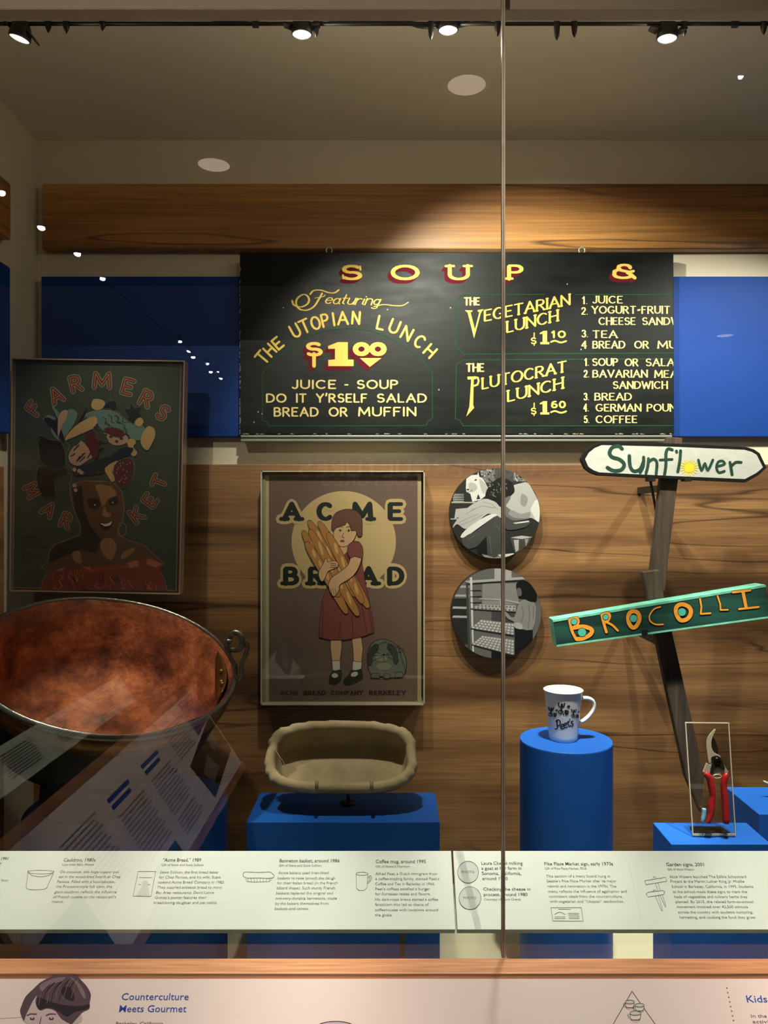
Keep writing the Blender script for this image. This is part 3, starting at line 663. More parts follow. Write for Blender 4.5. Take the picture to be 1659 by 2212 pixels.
type_line(AR, 'In the 1990s,', 1623, 1700, 2198, 7, M_grey, 1, 0, RVP); type_line(AR, 'activists', 1626, 1680, 2210, 7, M_grey, 1, 0, RVP)
for i in range(9): AR.ell(1570+2.05*i, 2134+10*i, 1.5, 1.5, M_grey, 1, 0, 8)
# portrait print
C1 = mat('print_skin_grey', (205, 186, 184), .5); C2 = mat('print_hair', (92, 74, 82), .5); C3 = mat('print_hair_dark', (48, 38, 48), .5); C4 = mat('print_hair_light', (132, 114, 118), .5)
b6 = lambda X, Y: (X/2.9625, 2060+Y/2.9625)
AR.poly([tuple(x[:2]) for x in smoothpts([b6(*p)+(0,) for p in [(160, 330), (175, 450), (490, 450), (520, 380), (480, 330), (300, 250)]], 4, True)], C1, 1)
AR.poly([tuple(x[:2]) for x in smoothpts([b6(*p)+(0,) for p in [(150, 425), (130, 370), (140, 330), (165, 275), (215, 225), (265, 180), (340, 145), (420, 132), (490, 145), (530, 180), (560, 215), (582, 262), (575, 310), (572, 350), (530, 372), (505, 400), (470, 440), (455, 450), (400, 420), (372, 388), (350, 362), (300, 350), (262, 362), (235, 335), (228, 300), (240, 262), (212, 300), (190, 345), (170, 385), (158, 420)]], 4, True)], C2, 2)
AR.poly([tuple(x[:2]) for x in smoothpts([b6(*p)+(0,) for p in [(250, 280), (330, 310), (420, 330), (520, 335), (572, 322), (560, 350), (480, 372), (430, 400), (380, 372), (330, 345), (280, 350), (255, 358), (236, 330)]], 4, True)], C3, 3)
AR.poly([tuple(x[:2]) for x in smoothpts([b6(*p)+(0,) for p in [(395, 225), (440, 210), (475, 260), (470, 300), (430, 290), (400, 260)]], 4, True)], C3, 3)
AR.poly([tuple(x[:2]) for x in smoothpts([b6(*p)+(0,) for p in [(260, 200), (340, 160), (420, 150), (390, 180), (320, 200), (270, 240)]], 4, True)], C4, 3)
AR.poly([tuple(x[:2]) for x in smoothpts([b6(*p)+(0,) for p in [(450, 150), (500, 180), (540, 240), (550, 290), (525, 270), (490, 200)]], 4, True)], C4, 3)
for k_ in range(9):
    AR.line([tuple(x[:2]) for x in smoothpts([b6(*p)+(0,) for p in [(250+26*k_, 330-6*k_), (268+27*k_, 250-6*k_), (330+22*k_, 185-3*k_)]], 4)], 1.1, C3 if k_ % 2 else C4, 4)
for cx_ in (208, 330):
    AR.line([b6(*p) for p in [(cx_-34, 394), (cx_-10, 384), (cx_+28, 386)]], 1.5, C2, 3); AR.ell(*b6(cx_, 414), 5.4, 2.6, C2, 3, 0, 12); AR.ell(*b6(cx_, 414), 2.6, 2.4, C3, 3.5, 0, 12); AR.ell(*b6(cx_, 412), 2, 2, C1, 4, 0, 8)
AR.line([b6(265, 405), b6(255, 450)], 1.5, C2, 3)
AR.line([b6(0, 415), b6(150, 405)], 1, C1, 1)
# circle top and cups drawing
AR.ell(725, 2222, 44, 16, mat('print_lilac', (196, 180, 190), .5), 1); AR.line([(725+44*math.cos(q), 2222+16*math.sin(q)) for q in [2*PI*i/40 for i in range(40)]], 1.2, C3, 2, True)
tr = [(1365, 2141), (1322, 2216), (1418, 2216)]; AR.line(tr, 1.2, M_grey, 1, True)
for (cx_, cy_, r) in ((1360, 2164, 10), (1381, 2171, 10), (1372, 2188, 12)):
    AR.poly([(cx_-r, cy_), (cx_+r, cy_), (cx_+r*.8, cy_+r*1.2), (cx_-r*.8, cy_+r*1.2)], M_reader, 2)
    AR.ell(cx_, cy_, r, r*.4, M_lgrey, 3, 0, 16); AR.line([(cx_+r*math.cos(2*PI*i/16), cy_+r*.4*math.sin(2*PI*i/16)) for i in range(16)], .9, M_grey, 4, True)
    AR.line([(cx_-r, cy_), (cx_-r*.85, cy_+r), (cx_-r*.3, cy_+r*1.4), (cx_+r*.3, cy_+r*1.4), (cx_+r*.85, cy_+r), (cx_+r, cy_)], .9, M_grey, 4)
    AR.line([(cx_-r, cy_+2), (cx_-r*1.4, cy_+3), (cx_-r*1.2, cy_+9), (cx_-r*.85, cy_+9)], .9, M_grey, 4)
AR.build('print', rr)

# ================================================================== menu board
mb = thing('menu_board', 'large black painted menu board with yellow lunch prices', 'sign', W(987, 940, 2.19))
m = bpy.data.materials.new('board_paint'); m.use_nodes = True; nt = m.node_tree; b = nt.nodes['Principled BSDF']
tc = nt.nodes.new('ShaderNodeTexCoord'); mp = nt.nodes.new('ShaderNodeMapping'); mp.inputs['Scale'].default_value = (8, 1, 30); nn = nt.nodes.new('ShaderNodeTexNoise'); nn.inputs['Detail'].default_value = 6; nn.inputs['Scale'].default_value = 1.5
nt.links.new(tc.outputs['Object'], mp.inputs[0]); nt.links.new(mp.outputs[0], nn.inputs['Vector'])
r = nt.nodes.new('ShaderNodeValToRGB'); nt.links.new(nn.outputs['Fac'], r.inputs[0]); r.color_ramp.elements[0].color = lin((6, 11, 9)); r.color_ramp.elements[1].color = lin((16, 22, 20)); r.color_ramp.elements[0].position = .35; r.color_ramp.elements[1].position = .75
nt.links.new(r.outputs[0], b.inputs['Base Color'])
r2 = nt.nodes.new('ShaderNodeMapRange'); b.inputs['Specular IOR Level'].default_value = .2; r2.inputs[3].default_value = .36; r2.inputs[4].default_value = .58; nt.links.new(nn.outputs['Fac'], r2.inputs[0]); nt.links.new(r2.outputs[0], b.inputs['Roughness'])
bp = nt.nodes.new('ShaderNodeBump'); bp.inputs['Strength'].default_value = .25; bp.inputs['Distance'].default_value = .002; nt.links.new(nn.outputs['Fac'], bp.inputs['Height']); nt.links.new(bp.outputs[0], b.inputs['Normal'])
MB = m
slab('board', [(518, 545), (1455, 545), (1456, 938), (518, 938)], 2.185, .029, MB, mb, bevel=.0015)
for u in (711, 1257):
    c = W(u, 541, 2.197); R = .0088
    tube('screw_eye', [c+Vector((R*math.cos(q), 0, R*math.sin(q))) for q in [2*PI*i/16 for i in range(16)]], .0018, mat('zinc', (205, 205, 198), .35, metal=.7), mb, 6, True)
YEL = mat('lettering_yellow', (218, 186, 84), .75, var=.07, bscale=120); CRM = mat('lettering_cream', (212, 192, 122), .75, var=.1, bscale=160)
RED = mat('lettering_crimson', (88, 14, 28), .8, spec=.15); GRN = mat('border_green', (28, 70, 40), .8, spec=.15)
bp_ = on_y(2.185); BA = Art(bp_, [(519, 546), (1454, 546), (1454, 937), (519, 937)])
l = lambda X, Y: (500+X/3.318, 530+Y/3.318)
r_ = lambda X, Y: (960+X/3.19, 530+Y/3.19)
# SOUP & with crimson shade
for ch, cx_, cy_, wd in (('S', 862, 195, 150), ('O', 1245, 195, 205)):
    u, v = l(cx_, cy_)
    for dx, dy in ((-7, 8), (-5, 6), (-3, 4)): letter(BA, ch, u+dx, v+dy, wd/3.318-8, 27, 0, 9.5, RED, 1+(dx+7)*.25, con=.55, serif=0)
    letter(BA, ch, u, v, wd/3.318-8, 28, 0, 9.5, YEL, 3, con=.55)
for dx in (-1, 1):
    u, v = l(862, 195); BA.line([(u+dx*18, v-dx*13), (u+dx*19, v-dx*6)], 4.4, YEL, 3)
for ch, cx_, cy_, wd in (('U', 108, 188, 150), ('P', 490, 185, 115), ('&', 1235, 180, 170)):
    u, v = r_(cx_, cy_)
    if ch == 'U': u = 991
    for dx, dy in ((-7, 8), (-5, 6), (-3, 4)): letter(BA, ch, u+dx, v+dy, wd/3.19-8, 27, 0, 9, RED, 1+(dx+7)*.25, con=.55, serif=(.16 if ch != '&' else 0))
    letter(BA, ch, u, v, wd/3.19-8, 28, 0, 9, YEL, 3, con=.55, serif=(.16 if ch != '&' else 0))
# Featuring
fe = [[(435, 398), (450, 430), (500, 442), (545, 420), (556, 385), (535, 356), (505, 356), (470, 385), (465, 425), (490, 458), (540, 465), (590, 440), (625, 390), (650, 345)],
      [(565, 350), (590, 325), (640, 322), (700, 340), (740, 340), (770, 320)], [(598, 378), (640, 372), (662, 366), (670, 356)]]
for ip_, p in enumerate(fe):
    q = [tuple(x[:2]) for x in smoothpts([l(*a)+(0,) for a in p], 5)]; BA.line(q, (4.4, 4.2, 2.4)[ip_], YEL, 3, con=.5)
text(BA, 'eaturing', l(668, 418), l(1058, 428), 21, 21, 3.1, YEL, 3, con=.55, gap=.12, italic=.42)
q = [tuple(x[:2]) for x in smoothpts([l(*a)+(0,) for a in [(1020, 440), (1090, 425), (1160, 432), (1225, 432), (1268, 408)]], 5)]; BA.line(q, 1.9, YEL, 3)
# THE UTOPIAN LUNCH along the arch
for ch, X, Y, wd, h, a in [('T', 222, 805, 62, 92, -50), ('H', 275, 752, 50, 84, -46), ('E', 332, 702, 48, 80, -40), ('U', 458, 612, 52, 92, -29), ('T', 526, 580, 62, 92, -24), ('O', 603, 557, 58, 88, -18), ('P', 672, 538, 44, 88, -13), ('I', 732, 530, 10, 88, -8), ('A', 798, 522, 70, 88, -3), ('N', 893, 520, 50, 84, 4),
                            ('L', 1072, 556, 44, 92, 12), ('U', 1168, 582, 60, 92, 22), ('N', 1258, 632, 60, 88, 28), ('C', 1350, 690, 56, 86, 36), ('H', 1424, 758, 56, 84, 42)]:
    u, v = l(X, Y); letter(BA, ch, u, v, wd/3.318, h/3.318, a, 4.8, YEL, 3, con=.85)
# $1.00
def poly_l(pts, m, k, d=(0, 0)): BA.poly([(l(*p)[0]+d[0], l(*p)[1]+d[1]) for p in pts], m, k)
one = [(692, 722), (762, 694), (834, 694), (834, 818), (876, 820), (876, 866), (694, 866), (694, 822), (742, 818), (742, 742), (694, 742)]
tri = [(920, 808), (1076, 808), (992, 872)]
for d_, m_, k_ in (((-8, 9), RED, .6), ((-6, 7), RED, 1.2), ((-4, 5), RED, 1.8), ((0, 0), YEL, 3)):
    poly_l(one, m_, k_, d_); poly_l(tri, m_, k_, d_)
    for cx_ in (932, 1050):
        u, v = l(cx_, 744); letter(BA, 'O', u+d_[0], v+d_[1], 26, 21, 0, 12, m_, k_, con=.75)
    u, v = l(592, 745); letter(BA, 'S', u+d_[0], v+d_[1], 30, 25, 0, 8.5, m_, k_, con=.75); BA.line([(u+d_[0], v+10+d_[1]), (u+d_[0], v+36+d_[1])], 8, m_, k_)
for s, X0, X1, Yb, h in (('JUICE', 430, 752, 1030, 60), ('-', 805, 842, 1032, 60), ('SOUP', 898, 1196, 1030, 60), ('DO', 248, 395, 1128, 60), ('IT', 462, 540, 1128, 60), ("Y'RSELF", 605, 975, 1128, 60), ('SALAD', 1042, 1400, 1128, 60), ('BREAD', 303, 625, 1228, 62), ('OR', 697, 834, 1228, 62), ('MUFFIN', 908, 1325, 1226, 62)):
    text(BA, s, l(X0+6, Yb-5), l(X1-6, Yb-5), (h-4)/3.318, (h-4)/3.318, 4.0, CRM, 3, con=.75, gap=.3)
# green borders
gb = [(222, 920), (330, 800), (460, 700), (580, 640), (700, 606), (850, 594), (1000, 612), (1130, 660), (1250, 730), (1360, 815), (1440, 915), (1440, 1240), (1408, 1262), (1396, 1292), (268, 1296), (258, 1268), (222, 1255)]
BA.line([l(*p) for p in gb], 2.0, GRN, 2, True)
BA.line([r_(*p) for p in [(1600, 340), (900, 340)]], 2, GRN, 2); BA.line([r_(*p) for p in [(690, 338), (130, 342), (108, 352), (100, 372), (78, 388), (80, 712), (110, 722), (130, 750), (1600, 742)]], 2, GRN, 2)
BA.line([r_(*p) for p in [(1600, 782), (130, 790), (112, 808), (82, 818), (76, 1195), (105, 1205), (130, 1245), (1600, 1242)]], 2, GRN, 2)
# right half lettering
text(BA, 'THE', r_(138, 410), r_(240, 410), 15, 15, 4.2, CRM, 3, con=.6, gap=.25)
BA.poly([r_(*p) for p in [(140, 448), (195, 448), (190, 458), (180, 462), (210, 580), (240, 462), (228, 455), (230, 446), (272, 440), (262, 450), (250, 470), (204, 642), (160, 465)]], YEL, 3)
text(BA, 'EGETARIAN', r_(278, 522), r_(862, 408), 23, 22, 4.7, YEL, 3, serif=.09, con=.5, gap=.2)
text(BA, 'LUNCH', r_(432, 600), r_(780, 520), 23, 23, 4.7, YEL, 3, serif=.1, con=.5, gap=.22)
def price(y, big, sup, Xs):
    u, v = r_(Xs, y-24); letter(BA, 'S', u, v, 10, 12, 0, 2.8, YEL, 3); BA.line([r_(Xs+4, y-78), r_(Xs+4, y-46)], 2.4, YEL, 3); BA.line([r_(Xs+4, y-6), r_(Xs+4, y+8)], 2, YEL, 3)
    BA.poly([r_(*p) for p in [(655+Xs-612, y-78), (680+Xs-612, y-92), (705+Xs-612, y-92), (705+Xs-612, y-16), (720+Xs-612, y-14), (720+Xs-612, y), (658+Xs-612, y), (658+Xs-612, y-14), (674+Xs-612, y-16), (674+Xs-612, y-72), (655+Xs-612, y-70)]], YEL, 3)
    text(BA, sup, r_(738+Xs-612, y-48), r_(828+Xs-612, y-48), 13, 13, 4.2, YEL, 3, con=.7, gap=.35)
    q = [tuple(x[:2]) for x in smoothpts([r_(*a)+(0,) for a in [(732+Xs-612, y-16), (760+Xs-612, y-24), (800+Xs-612, y-12), (836+Xs-612, y-22)]], 4)]; BA.line(q, 3.6, YEL, 3)
price(682, '1', '10', 614); price(1166, '1', '60', 614)
text(BA, 'THE', r_(152, 868), r_(270, 868), 16, 16, 4.4, CRM, 3, con=.6, gap=.25)
BA.poly([r_(*p) for p in [(158, 905), (210, 903), (222, 920), (202, 925), (198, 1100), (205, 1120), (150, 1180), (172, 1110), (184, 925), (160, 925)]], YEL, 3)
BA.line([r_(*p) for p in [(205, 908), (230, 912), (236, 935), (228, 960), (205, 968)]], 4, YEL, 3)
text(BA, 'LUTOCRAT', r_(262, 990), r_(838, 868), 23, 22, 4.7, YEL, 3, serif=.09, con=.5, gap=.22)
text(BA, 'LUNCH', r_(438, 1076), r_(815, 984), 23, 23, 4.7, YEL, 3, serif=.1, con=.5, gap=.22)
for s, X0, X1, Yb in (('1.', 952, 986, 406), ('JUICE', 1022, 1230, 402), ('2.', 946, 988, 480), ('YOGURT~FRUIT', 1018, 1556, 472), ('CHEESE', 1066, 1318, 550), ('SANDWICH', 1366, 1740, 550), ('3.', 948, 990, 636), ('TEA', 1022, 1192, 640), ('4', 946, 984, 712), ('BREAD', 1024, 1245, 712), ('OR', 1312, 1408, 712), ('MUFFIN', 1472, 1800, 712),
                      ('1.', 968, 996, 832), ('SOUP', 1022, 1196, 832), ('OR', 1246, 1336, 834), ('SALAD', 1390, 1640, 834), ('2.', 962, 998, 912), ('BAVARIAN', 1024, 1400, 912), ('MEAT', 1450, 1660, 914), ('SANDWICH', 1164, 1538, 990), ('3.', 962, 996, 1070), ('BREAD', 1038, 1290, 1070), ('4.', 960, 996, 1146), ('GERMAN', 1046, 1356, 1146), ('POUND', 1398, 1650, 1146), ('5.', 964, 998, 1226), ('COFFEE', 1046, 1330, 1226)):
    text(BA, s, r_(X0, Yb-4), r_(X1-4, Yb-4), 14.6, 14.6, 3.3, CRM, 3, serif=.09, con=.5, gap=.26)
BA.build('lettering', mb)
WO = Art(bp_, [(518, 545), (1456, 545), (1456, 938), (518, 938)]); wn = mat('worn_edge', (160, 152, 124), .7)
for i in range(46):
    y = random.uniform(560, 935); WO.poly([(518, y), (519.3+random.random()*1.2, y+1), (518, y+random.uniform(4, 12))], wn, 2)
for i in range(40):
    x = random.uniform(520, 1454); WO.poly([(x, 938), (x+random.uniform(3, 12), 938), (x+3, 936.6-random.random())], wn, 2)
for X, Y in ((612, 665), (837, 669), (973, 665), (948, 842), (1225, 614), (558, 890), (566, 894), (549, 912), (1255, 755)):
    WO.ell(X, Y, 1.5, 1.8, wn, 4, 0, 7)
WO.build('chipped_paint', mb)['kind'] = 'stuff'
# channel the board stands on
ch_ = thing('support_channel', 'bright aluminium channel under the menu board', 'bracket', W(987, 950, 2.2))
slab('channel', [(520, 940), (1452, 940), (1452, 953), (520, 953)], 2.18, .068, mat('channel_metal', (150, 150, 140), .35, metal=.5), ch_, bevel=.001)
slab('lip', [(520, 944), (1452, 944), (1452, 946), (520, 946)], 2.177, .004, M_black, ch_)

# ================================================================== bread poster
def rect(u0, v0, u1, v1): return [(u0, v0), (u1, v0), (u1, v1), (u0, v1)]
BPY = 2.17
bpst = thing('framed_poster', 'brown poster of a child hugging baguettes, words ACME BREAD, in clear acrylic', 'poster', W(740, 1523, BPY))
PB = mat('poster_paper', (186, 166, 122), .6); PBR = mat('poster_brown', (112, 88, 76), .6); PDISC = mat('poster_disc', (200, 170, 120), .6); PG = mat('poster_blackgreen', (26, 34, 28), .5)
PSK = mat('poster_skin', (214, 168, 124), .6); PH = mat('poster_hair', (104, 66, 48), .6); PDR = mat('poster_dress', (130, 66, 58), .6); PLF = mat('poster_loaf', (182, 122, 62), .6); PLL = mat('poster_loaf_light', (214, 168, 106), .6); POL = mat('poster_outline', (38, 24, 20), .6); PWH = mat('poster_white', (214, 204, 184), .6); PGR = mat('poster_rabbit', (104, 106, 88), .6)
slab('backing', rect(572, 1022, 910, 1518), BPY, .03, PB, bpst)
AP = Art(on_y(BPY-.0005)); c = lambda X, Y: (540+X/4.0975, 1000+Y/4.0975); sc = 1/4.0975
def cp(pts, m, k, out=1.0, sm=0):
    q = [c(*p) for p in pts]
    if sm: q = [tuple(x[:2]) for x in smoothpts([a+(0,) for a in q], sm, True)]
    AP.poly(q, m, k)
    if out: AP.line(q, out, POL, k+.5, True)
AP.poly([c(*p) for p in rect(168, 118, 1483, 2108)], PBR, 1)
AP.ell(*c(830, 695), 462*sc, 446*sc, PDISC, 2, 0, 64)
for ch, X, Y, wd in (('A', 370, 430, 150), ('C', 665, 430, 130), ('M', 995, 430, 170), ('E', 1290, 430, 120), ('B', 365, 1000, 120), ('R', 590, 1000, 130), ('A', 1050, 1000, 150), ('D', 1290, 1000, 130)):
    u, v = c(X, Y); letter(AP, ch, u, v, (wd-22)*sc, 132*sc, 0, 11.5, PG, 4, con=.72, serif=.2, halo=(11, PDISC))
letter(AP, 'E', *c(800, 1000), 98*sc, 132*sc, 0, 11.5, PG, 4, con=.72, serif=.2, halo=(11, PDISC))
# simplified child with loaves
cp([(716, 1560), (712, 1640), (728, 1760), (795, 1760), (812, 1640), (812, 1560)], PSK, 6); cp([(900, 1545), (912, 1640), (918, 1760), (988, 1765), (1000, 1640), (985, 1540)], PSK, 6)
cp([(726, 1750), (735, 1850), (800, 1850), (798, 1748)], PWH, 7, .8); cp([(912, 1752), (905, 1850), (980, 1850), (992, 1762)], PWH, 7, .8)
cp([(700, 1920), (712, 1870), (735, 1835), (760, 1838), (800, 1830), (812, 1870), (800, 1920), (760, 1950), (715, 1945)], PG, 8, 1, 3); cp([(828, 1925), (870, 1880), (895, 1835), (940, 1835), (985, 1825), (996, 1870), (990, 1905), (920, 1945), (850, 1958)], PG, 8, 1, 3)
AP.ell(*c(752, 1880), 7, 5, PWH, 9.5, 0, 14); AP.ell(*c(925, 1868), 8, 5, PWH, 9.5, -20, 14)
cp([(690, 1080), (640, 1210), (618, 1400), (610, 1540), (700, 1565), (850, 1565), (1000, 1535), (1098, 1498), (1085, 1380), (1050, 1190), (1020, 1050), (995, 900), (985, 800), (905, 720), (810, 800), (760, 900)], PDR, 9)
for a, b in (((905, 1330), (908, 1555)), ((985, 1240), (1040, 1525)), ((1040, 1200), (1085, 1500)), ((650, 1250), (640, 1550)), ((800, 1400), (790, 1560))): AP.line([c(*a), c(*b)], 1, POL, 10)
cp([(770, 690), (765, 760), (830, 815), (880, 760), (905, 700)], PSK, 10, 0)
# face
cp([(745, 590), (742, 650), (760, 700), (800, 738), (850, 738), (900, 705), (935, 650), (945, 580), (900, 520), (820, 510), (760, 540)], PSK, 11, 1, 3)
cp([(722, 570), (735, 480), (780, 430), (870, 408), (950, 430), (990, 490), (995, 580), (992, 640), (960, 650), (935, 600), (900, 600), (880, 545), (858, 525), (840, 550), (790, 560), (760, 580), (740, 600)], PH, 12, 1, 3)
for X in (800, 875): AP.line([c(X-24, 572), c(X-4, 562), c(X+22, 568)], .9, POL, 13.5); AP.ell(*c(X, 600), 4.2, 2.3, PWH, 13.3, 0, 12); AP.ell(*c(X, 600), 2.1, 2.1, POL, 13.6, 0, 10); AP.line([c(X-20, 598), c(X, 588), c(X+20, 598)], .9, POL, 13.7)
AP.line([c(830, 620), c(815, 655), c(835, 662)], .9, POL, 13.5); AP.ell(*c(818, 690), 5, 2.4, PDR, 13.5, 0, 12)
# loaves
def loaf(X0, Y0, X1, Y1, w_, k):
    a, b = c(X0, Y0), c(X1, Y1); d = math.hypot(b[0]-a[0], b[1]-a[1]); ang = math.degrees(math.atan2(b[1]-a[1], b[0]-a[0]))
    ra = math.radians(ang)
    def caps(g): 
        out_ = []
        for i_ in range(36):
            t_ = 2*PI*i_/36; x_ = math.copysign(abs(math.cos(t_))**.75, math.cos(t_))*(d/2+g); y_ = math.copysign(abs(math.sin(t_))**.6, math.sin(t_))*(w_*.82*sc/2+g)
            out_.append(((a[0]+b[0])/2+x_*math.cos(ra)-y_*math.sin(ra), (a[1]+b[1])/2+x_*math.sin(ra)+y_*math.cos(ra)))
        return out_
    AP.poly(caps(1), POL, k); AP.poly(caps(0), PLF, k+.5)
    for q in (.22, .42, .62, .8):
        AP.ell(a[0]+(b[0]-a[0])*q+1, a[1]+(b[1]-a[1])*q-1, d*.075, w_*sc*.14, PLL, k+.8, ang+12, 12)
for i, (x0, y0, x1, y1) in enumerate([(520, 510, 940, 1180), (612, 520, 1050, 1280), (690, 620, 1000, 1240), (470, 600, 860, 1330), (530, 590, 960, 1350), (500, 700, 790, 1180)]): loaf(x0, y0, x1, y1, 95, 14+i*1.2)
# arms over the loaves
cp([(905, 820), (870, 900), (800, 960), (730, 1010), (700, 1060), (705, 1120), (735, 1175), (765, 1165), (790, 1120), (800, 1075), (900, 1010), (960, 930), (985, 830)], PSK, 24, 1, 3)
cp([(865, 790), (870, 730), (905, 700), (960, 695), (995, 740), (1000, 800), (990, 840), (930, 825), (890, 840)], PDR, 25, 1, 3)
cp([(655, 880), (665, 850), (685, 850), (690, 875), (740, 865), (780, 880), (775, 920), (720, 945), (690, 960), (675, 1000), (640, 1050), (610, 1000), (615, 950)], PSK, 24, 1, 3)
for i in range(3): AP.line([c(712, 885+18*i), c(765, 890+16*i)], .8, POL, 26); AP.line([c(715+20*i, 1110), c(725+20*i, 1160)], .8, POL, 26)
# rabbit
cp([(1045, 1800), (1040, 1690), (1075, 1600), (1150, 1560), (1230, 1570), (1310, 1620), (1370, 1700), (1385, 1800), (1350, 1890), (1270, 1900), (1170, 1890), (1080, 1880)], PGR, 6, 1.4, 3)
cp([(1070, 1900), (1080, 1860), (1140, 1860), (1150, 1905)], PGR, 8, 1); cp([(1180, 1905), (1190, 1865), (1240, 1865), (1240, 1905)], PGR, 8, 1); cp([(1280, 1895), (1290, 1850), (1350, 1850), (1355, 1895)], PGR, 8, 1)
for a, b in (((1180, 1700), (1050, 1640)), ((1180, 1705), (1045, 1700)), ((1180, 1712), (1060, 1760)), ((1200, 1700), (1330, 1610)), ((1200, 1705), (1340, 1670)), ((1200, 1712), (1320, 1750)), ((1185, 1690), (1185, 1760))): AP.line([c(*a), c(*b)], .9, POL, 8)
M_rd2 = mat('poster_rabbit_dark', (56, 60, 52), .6); M_rl2 = mat('poster_rabbit_light', (132, 132, 112), .6)
cp([(1120, 1600), (1070, 1640), (1040, 1720), (1045, 1790), (1075, 1780), (1090, 1700), (1140, 1640)], M_rd2, 8.6, .8, 3); cp([(1230, 1600), (1290, 1640), (1310, 1720), (1300, 1780), (1270, 1760), (1260, 1690), (1215, 1640)], M_rd2, 8.6, .8, 3)
AP.ell(*c(1165, 1720), 13, 9, M_rl2, 7.5, 0, 20); AP.ell(*c(1185, 1800), 16, 8, M_rl2, 7.2, 0, 20)
for i in range(26):
    x = 1060+i*12; AP.line([c(x, 1590+abs(i-11)*5), c(x+8, 1575+abs(i-11)*5)], .8, POL, 9)
for i in range(16): AP.line([c(1310+i*4, 1640+i*14), c(1326+i*4, 1634+i*14)], .8, POL, 9); AP.ell(*c(1120, 1650), 2.4, 2, POL, 9, 0, 8); AP.ell(*c(1240, 1650), 2.4, 2, POL, 9, 0, 8); AP.ell(*c(1185, 1695), 3, 2, POL, 9, 0, 8)
for s, X0, X1 in (('ACME', 272, 432), ('BREAD', 475, 672), ('COMPANY', 715, 1000), ('·', 1018, 1024), ('BERKELEY', 1055, 1380)): text(AP, s, c(X0+4, 2050), c(X1-4, 2050), 8, 8, 2.2, POL, 3, con=.7, gap=.35, serif=.12)
AP.build('print', bpst)
# acrylic box: clear face, pale edges
box_v = BPY-.022
slab('acrylic_cover', rect(566, 1019.5, 915, 1521), box_v, .004, M_acryl, bpst)
for q in (rect(563.5, 1017, 917.5, 1019.5), rect(563.5, 1520.5, 917.5, 1523.5), rect(563, 1017, 566, 1523), rect(914.8, 1017, 917.5, 1523)): slab('acrylic_edge', q, box_v-.0005, BY-.03-box_v, M_edge, bpst)
slab('mat_edge', rect(567, 1021, 573, 1520), BPY-.004, .004, mat('mat_edge', (150, 146, 122), .5), bpst)

# ================================================================== farmers poster
FY = 2.04
fp = thing('framed_poster', 'dark poster of a smiling woman under heaped produce, words FARMERS MARKET', 'poster', W(210, 1282, FY))
F0 = mat('market_ground', (66, 70, 60), .55); FR = mat('market_red_border', (88, 34, 26), .5); FH = mat('market_pale_outline', (140, 142, 124), .55); FL = mat('market_letter_red', (120, 38, 26), .5); FI = mat('market_letter_line', (226, 158, 120), .55)
FSK = mat('market_skin', (104, 66, 40), .55); FSD = mat('market_skin_dark', (44, 26, 18), .55); FSL = mat('market_skin_light', (164, 116, 74), .55); FDR = mat('market_dress', (142, 56, 36), .55); FDL = mat('market_dress_light', (204, 110, 80), .55); FGL = mat('market_leaf_blue', (110, 134, 130), .55); FNV = mat('market_navy', (18, 26, 44), .5); FTN = mat('market_squash', (206, 164, 112), .55); FPU = mat('market_plum', (96, 30, 38), .5); FMV = mat('market_pink', (196, 150, 130), .55); FAU = mat('market_aubergine', (30, 20, 24), .45); FWT = mat('market_teeth', (232, 222, 190), .5)
fc = lambda X, Y: (X/3.95, 740+Y/3.95)
cor = [(105, 140), (1572, 160), (1530, 2145), (85, 2118)]
slab('backing', [fc(*p) for p in cor], FY, .02, FR, fp)
AF = Art(on_y(FY-.0005)); S_ = 1/3.95
def ip(f): 
    cx_ = sum(p[0] for p in cor)/4; cy_ = sum(p[1] for p in cor)/4
    return [fc(cx_+(x-cx_)*(1-f/730), cy_+(y-cy_)*(1-f/1000)) for x, y in cor]
AF.poly(ip(24), FH, 1); AF.poly(ip(32), F0, 2)
def fpz(pts, m, k, out=None, sm=0):
    q = [fc(*p) for p in pts]
    if sm: q = [tuple(x[:2]) for x in smoothpts([a+(0,) for a in q], sm, True)]
    if out: AF.line(q, out, FH, k-.5, True)
    AF.poly(q, m, k)
for ch, X, Y, wd, h, a in [('F', 290, 560, 66, 110, -55), ('A', 478, 450, 86, 120, -27), ('R', 650, 350, 80, 118, -14), ('M', 872, 325, 130, 115, 2), ('E', 1092, 378, 74, 118, 16), ('R', 1252, 480, 80, 118, 27), ('S', 1392, 598, 60, 112, 38),
                            ('M', 275, 1260, 90, 100, 62), ('A', 418, 1425, 84, 105, 34), ('R', 566, 1520, 70, 110, 22), ('K', 1168, 1470, 80, 110, -36), ('E', 1280, 1348, 64, 105, -55), ('T', 1358, 1188, 84, 100, -68)]:
    u, v = fc(X, Y); letter(AF, ch, u, v, wd*S_, h*S_, a, 7.4, FL, 4, halo=(4.5, FH), inline=(1.0, FI))
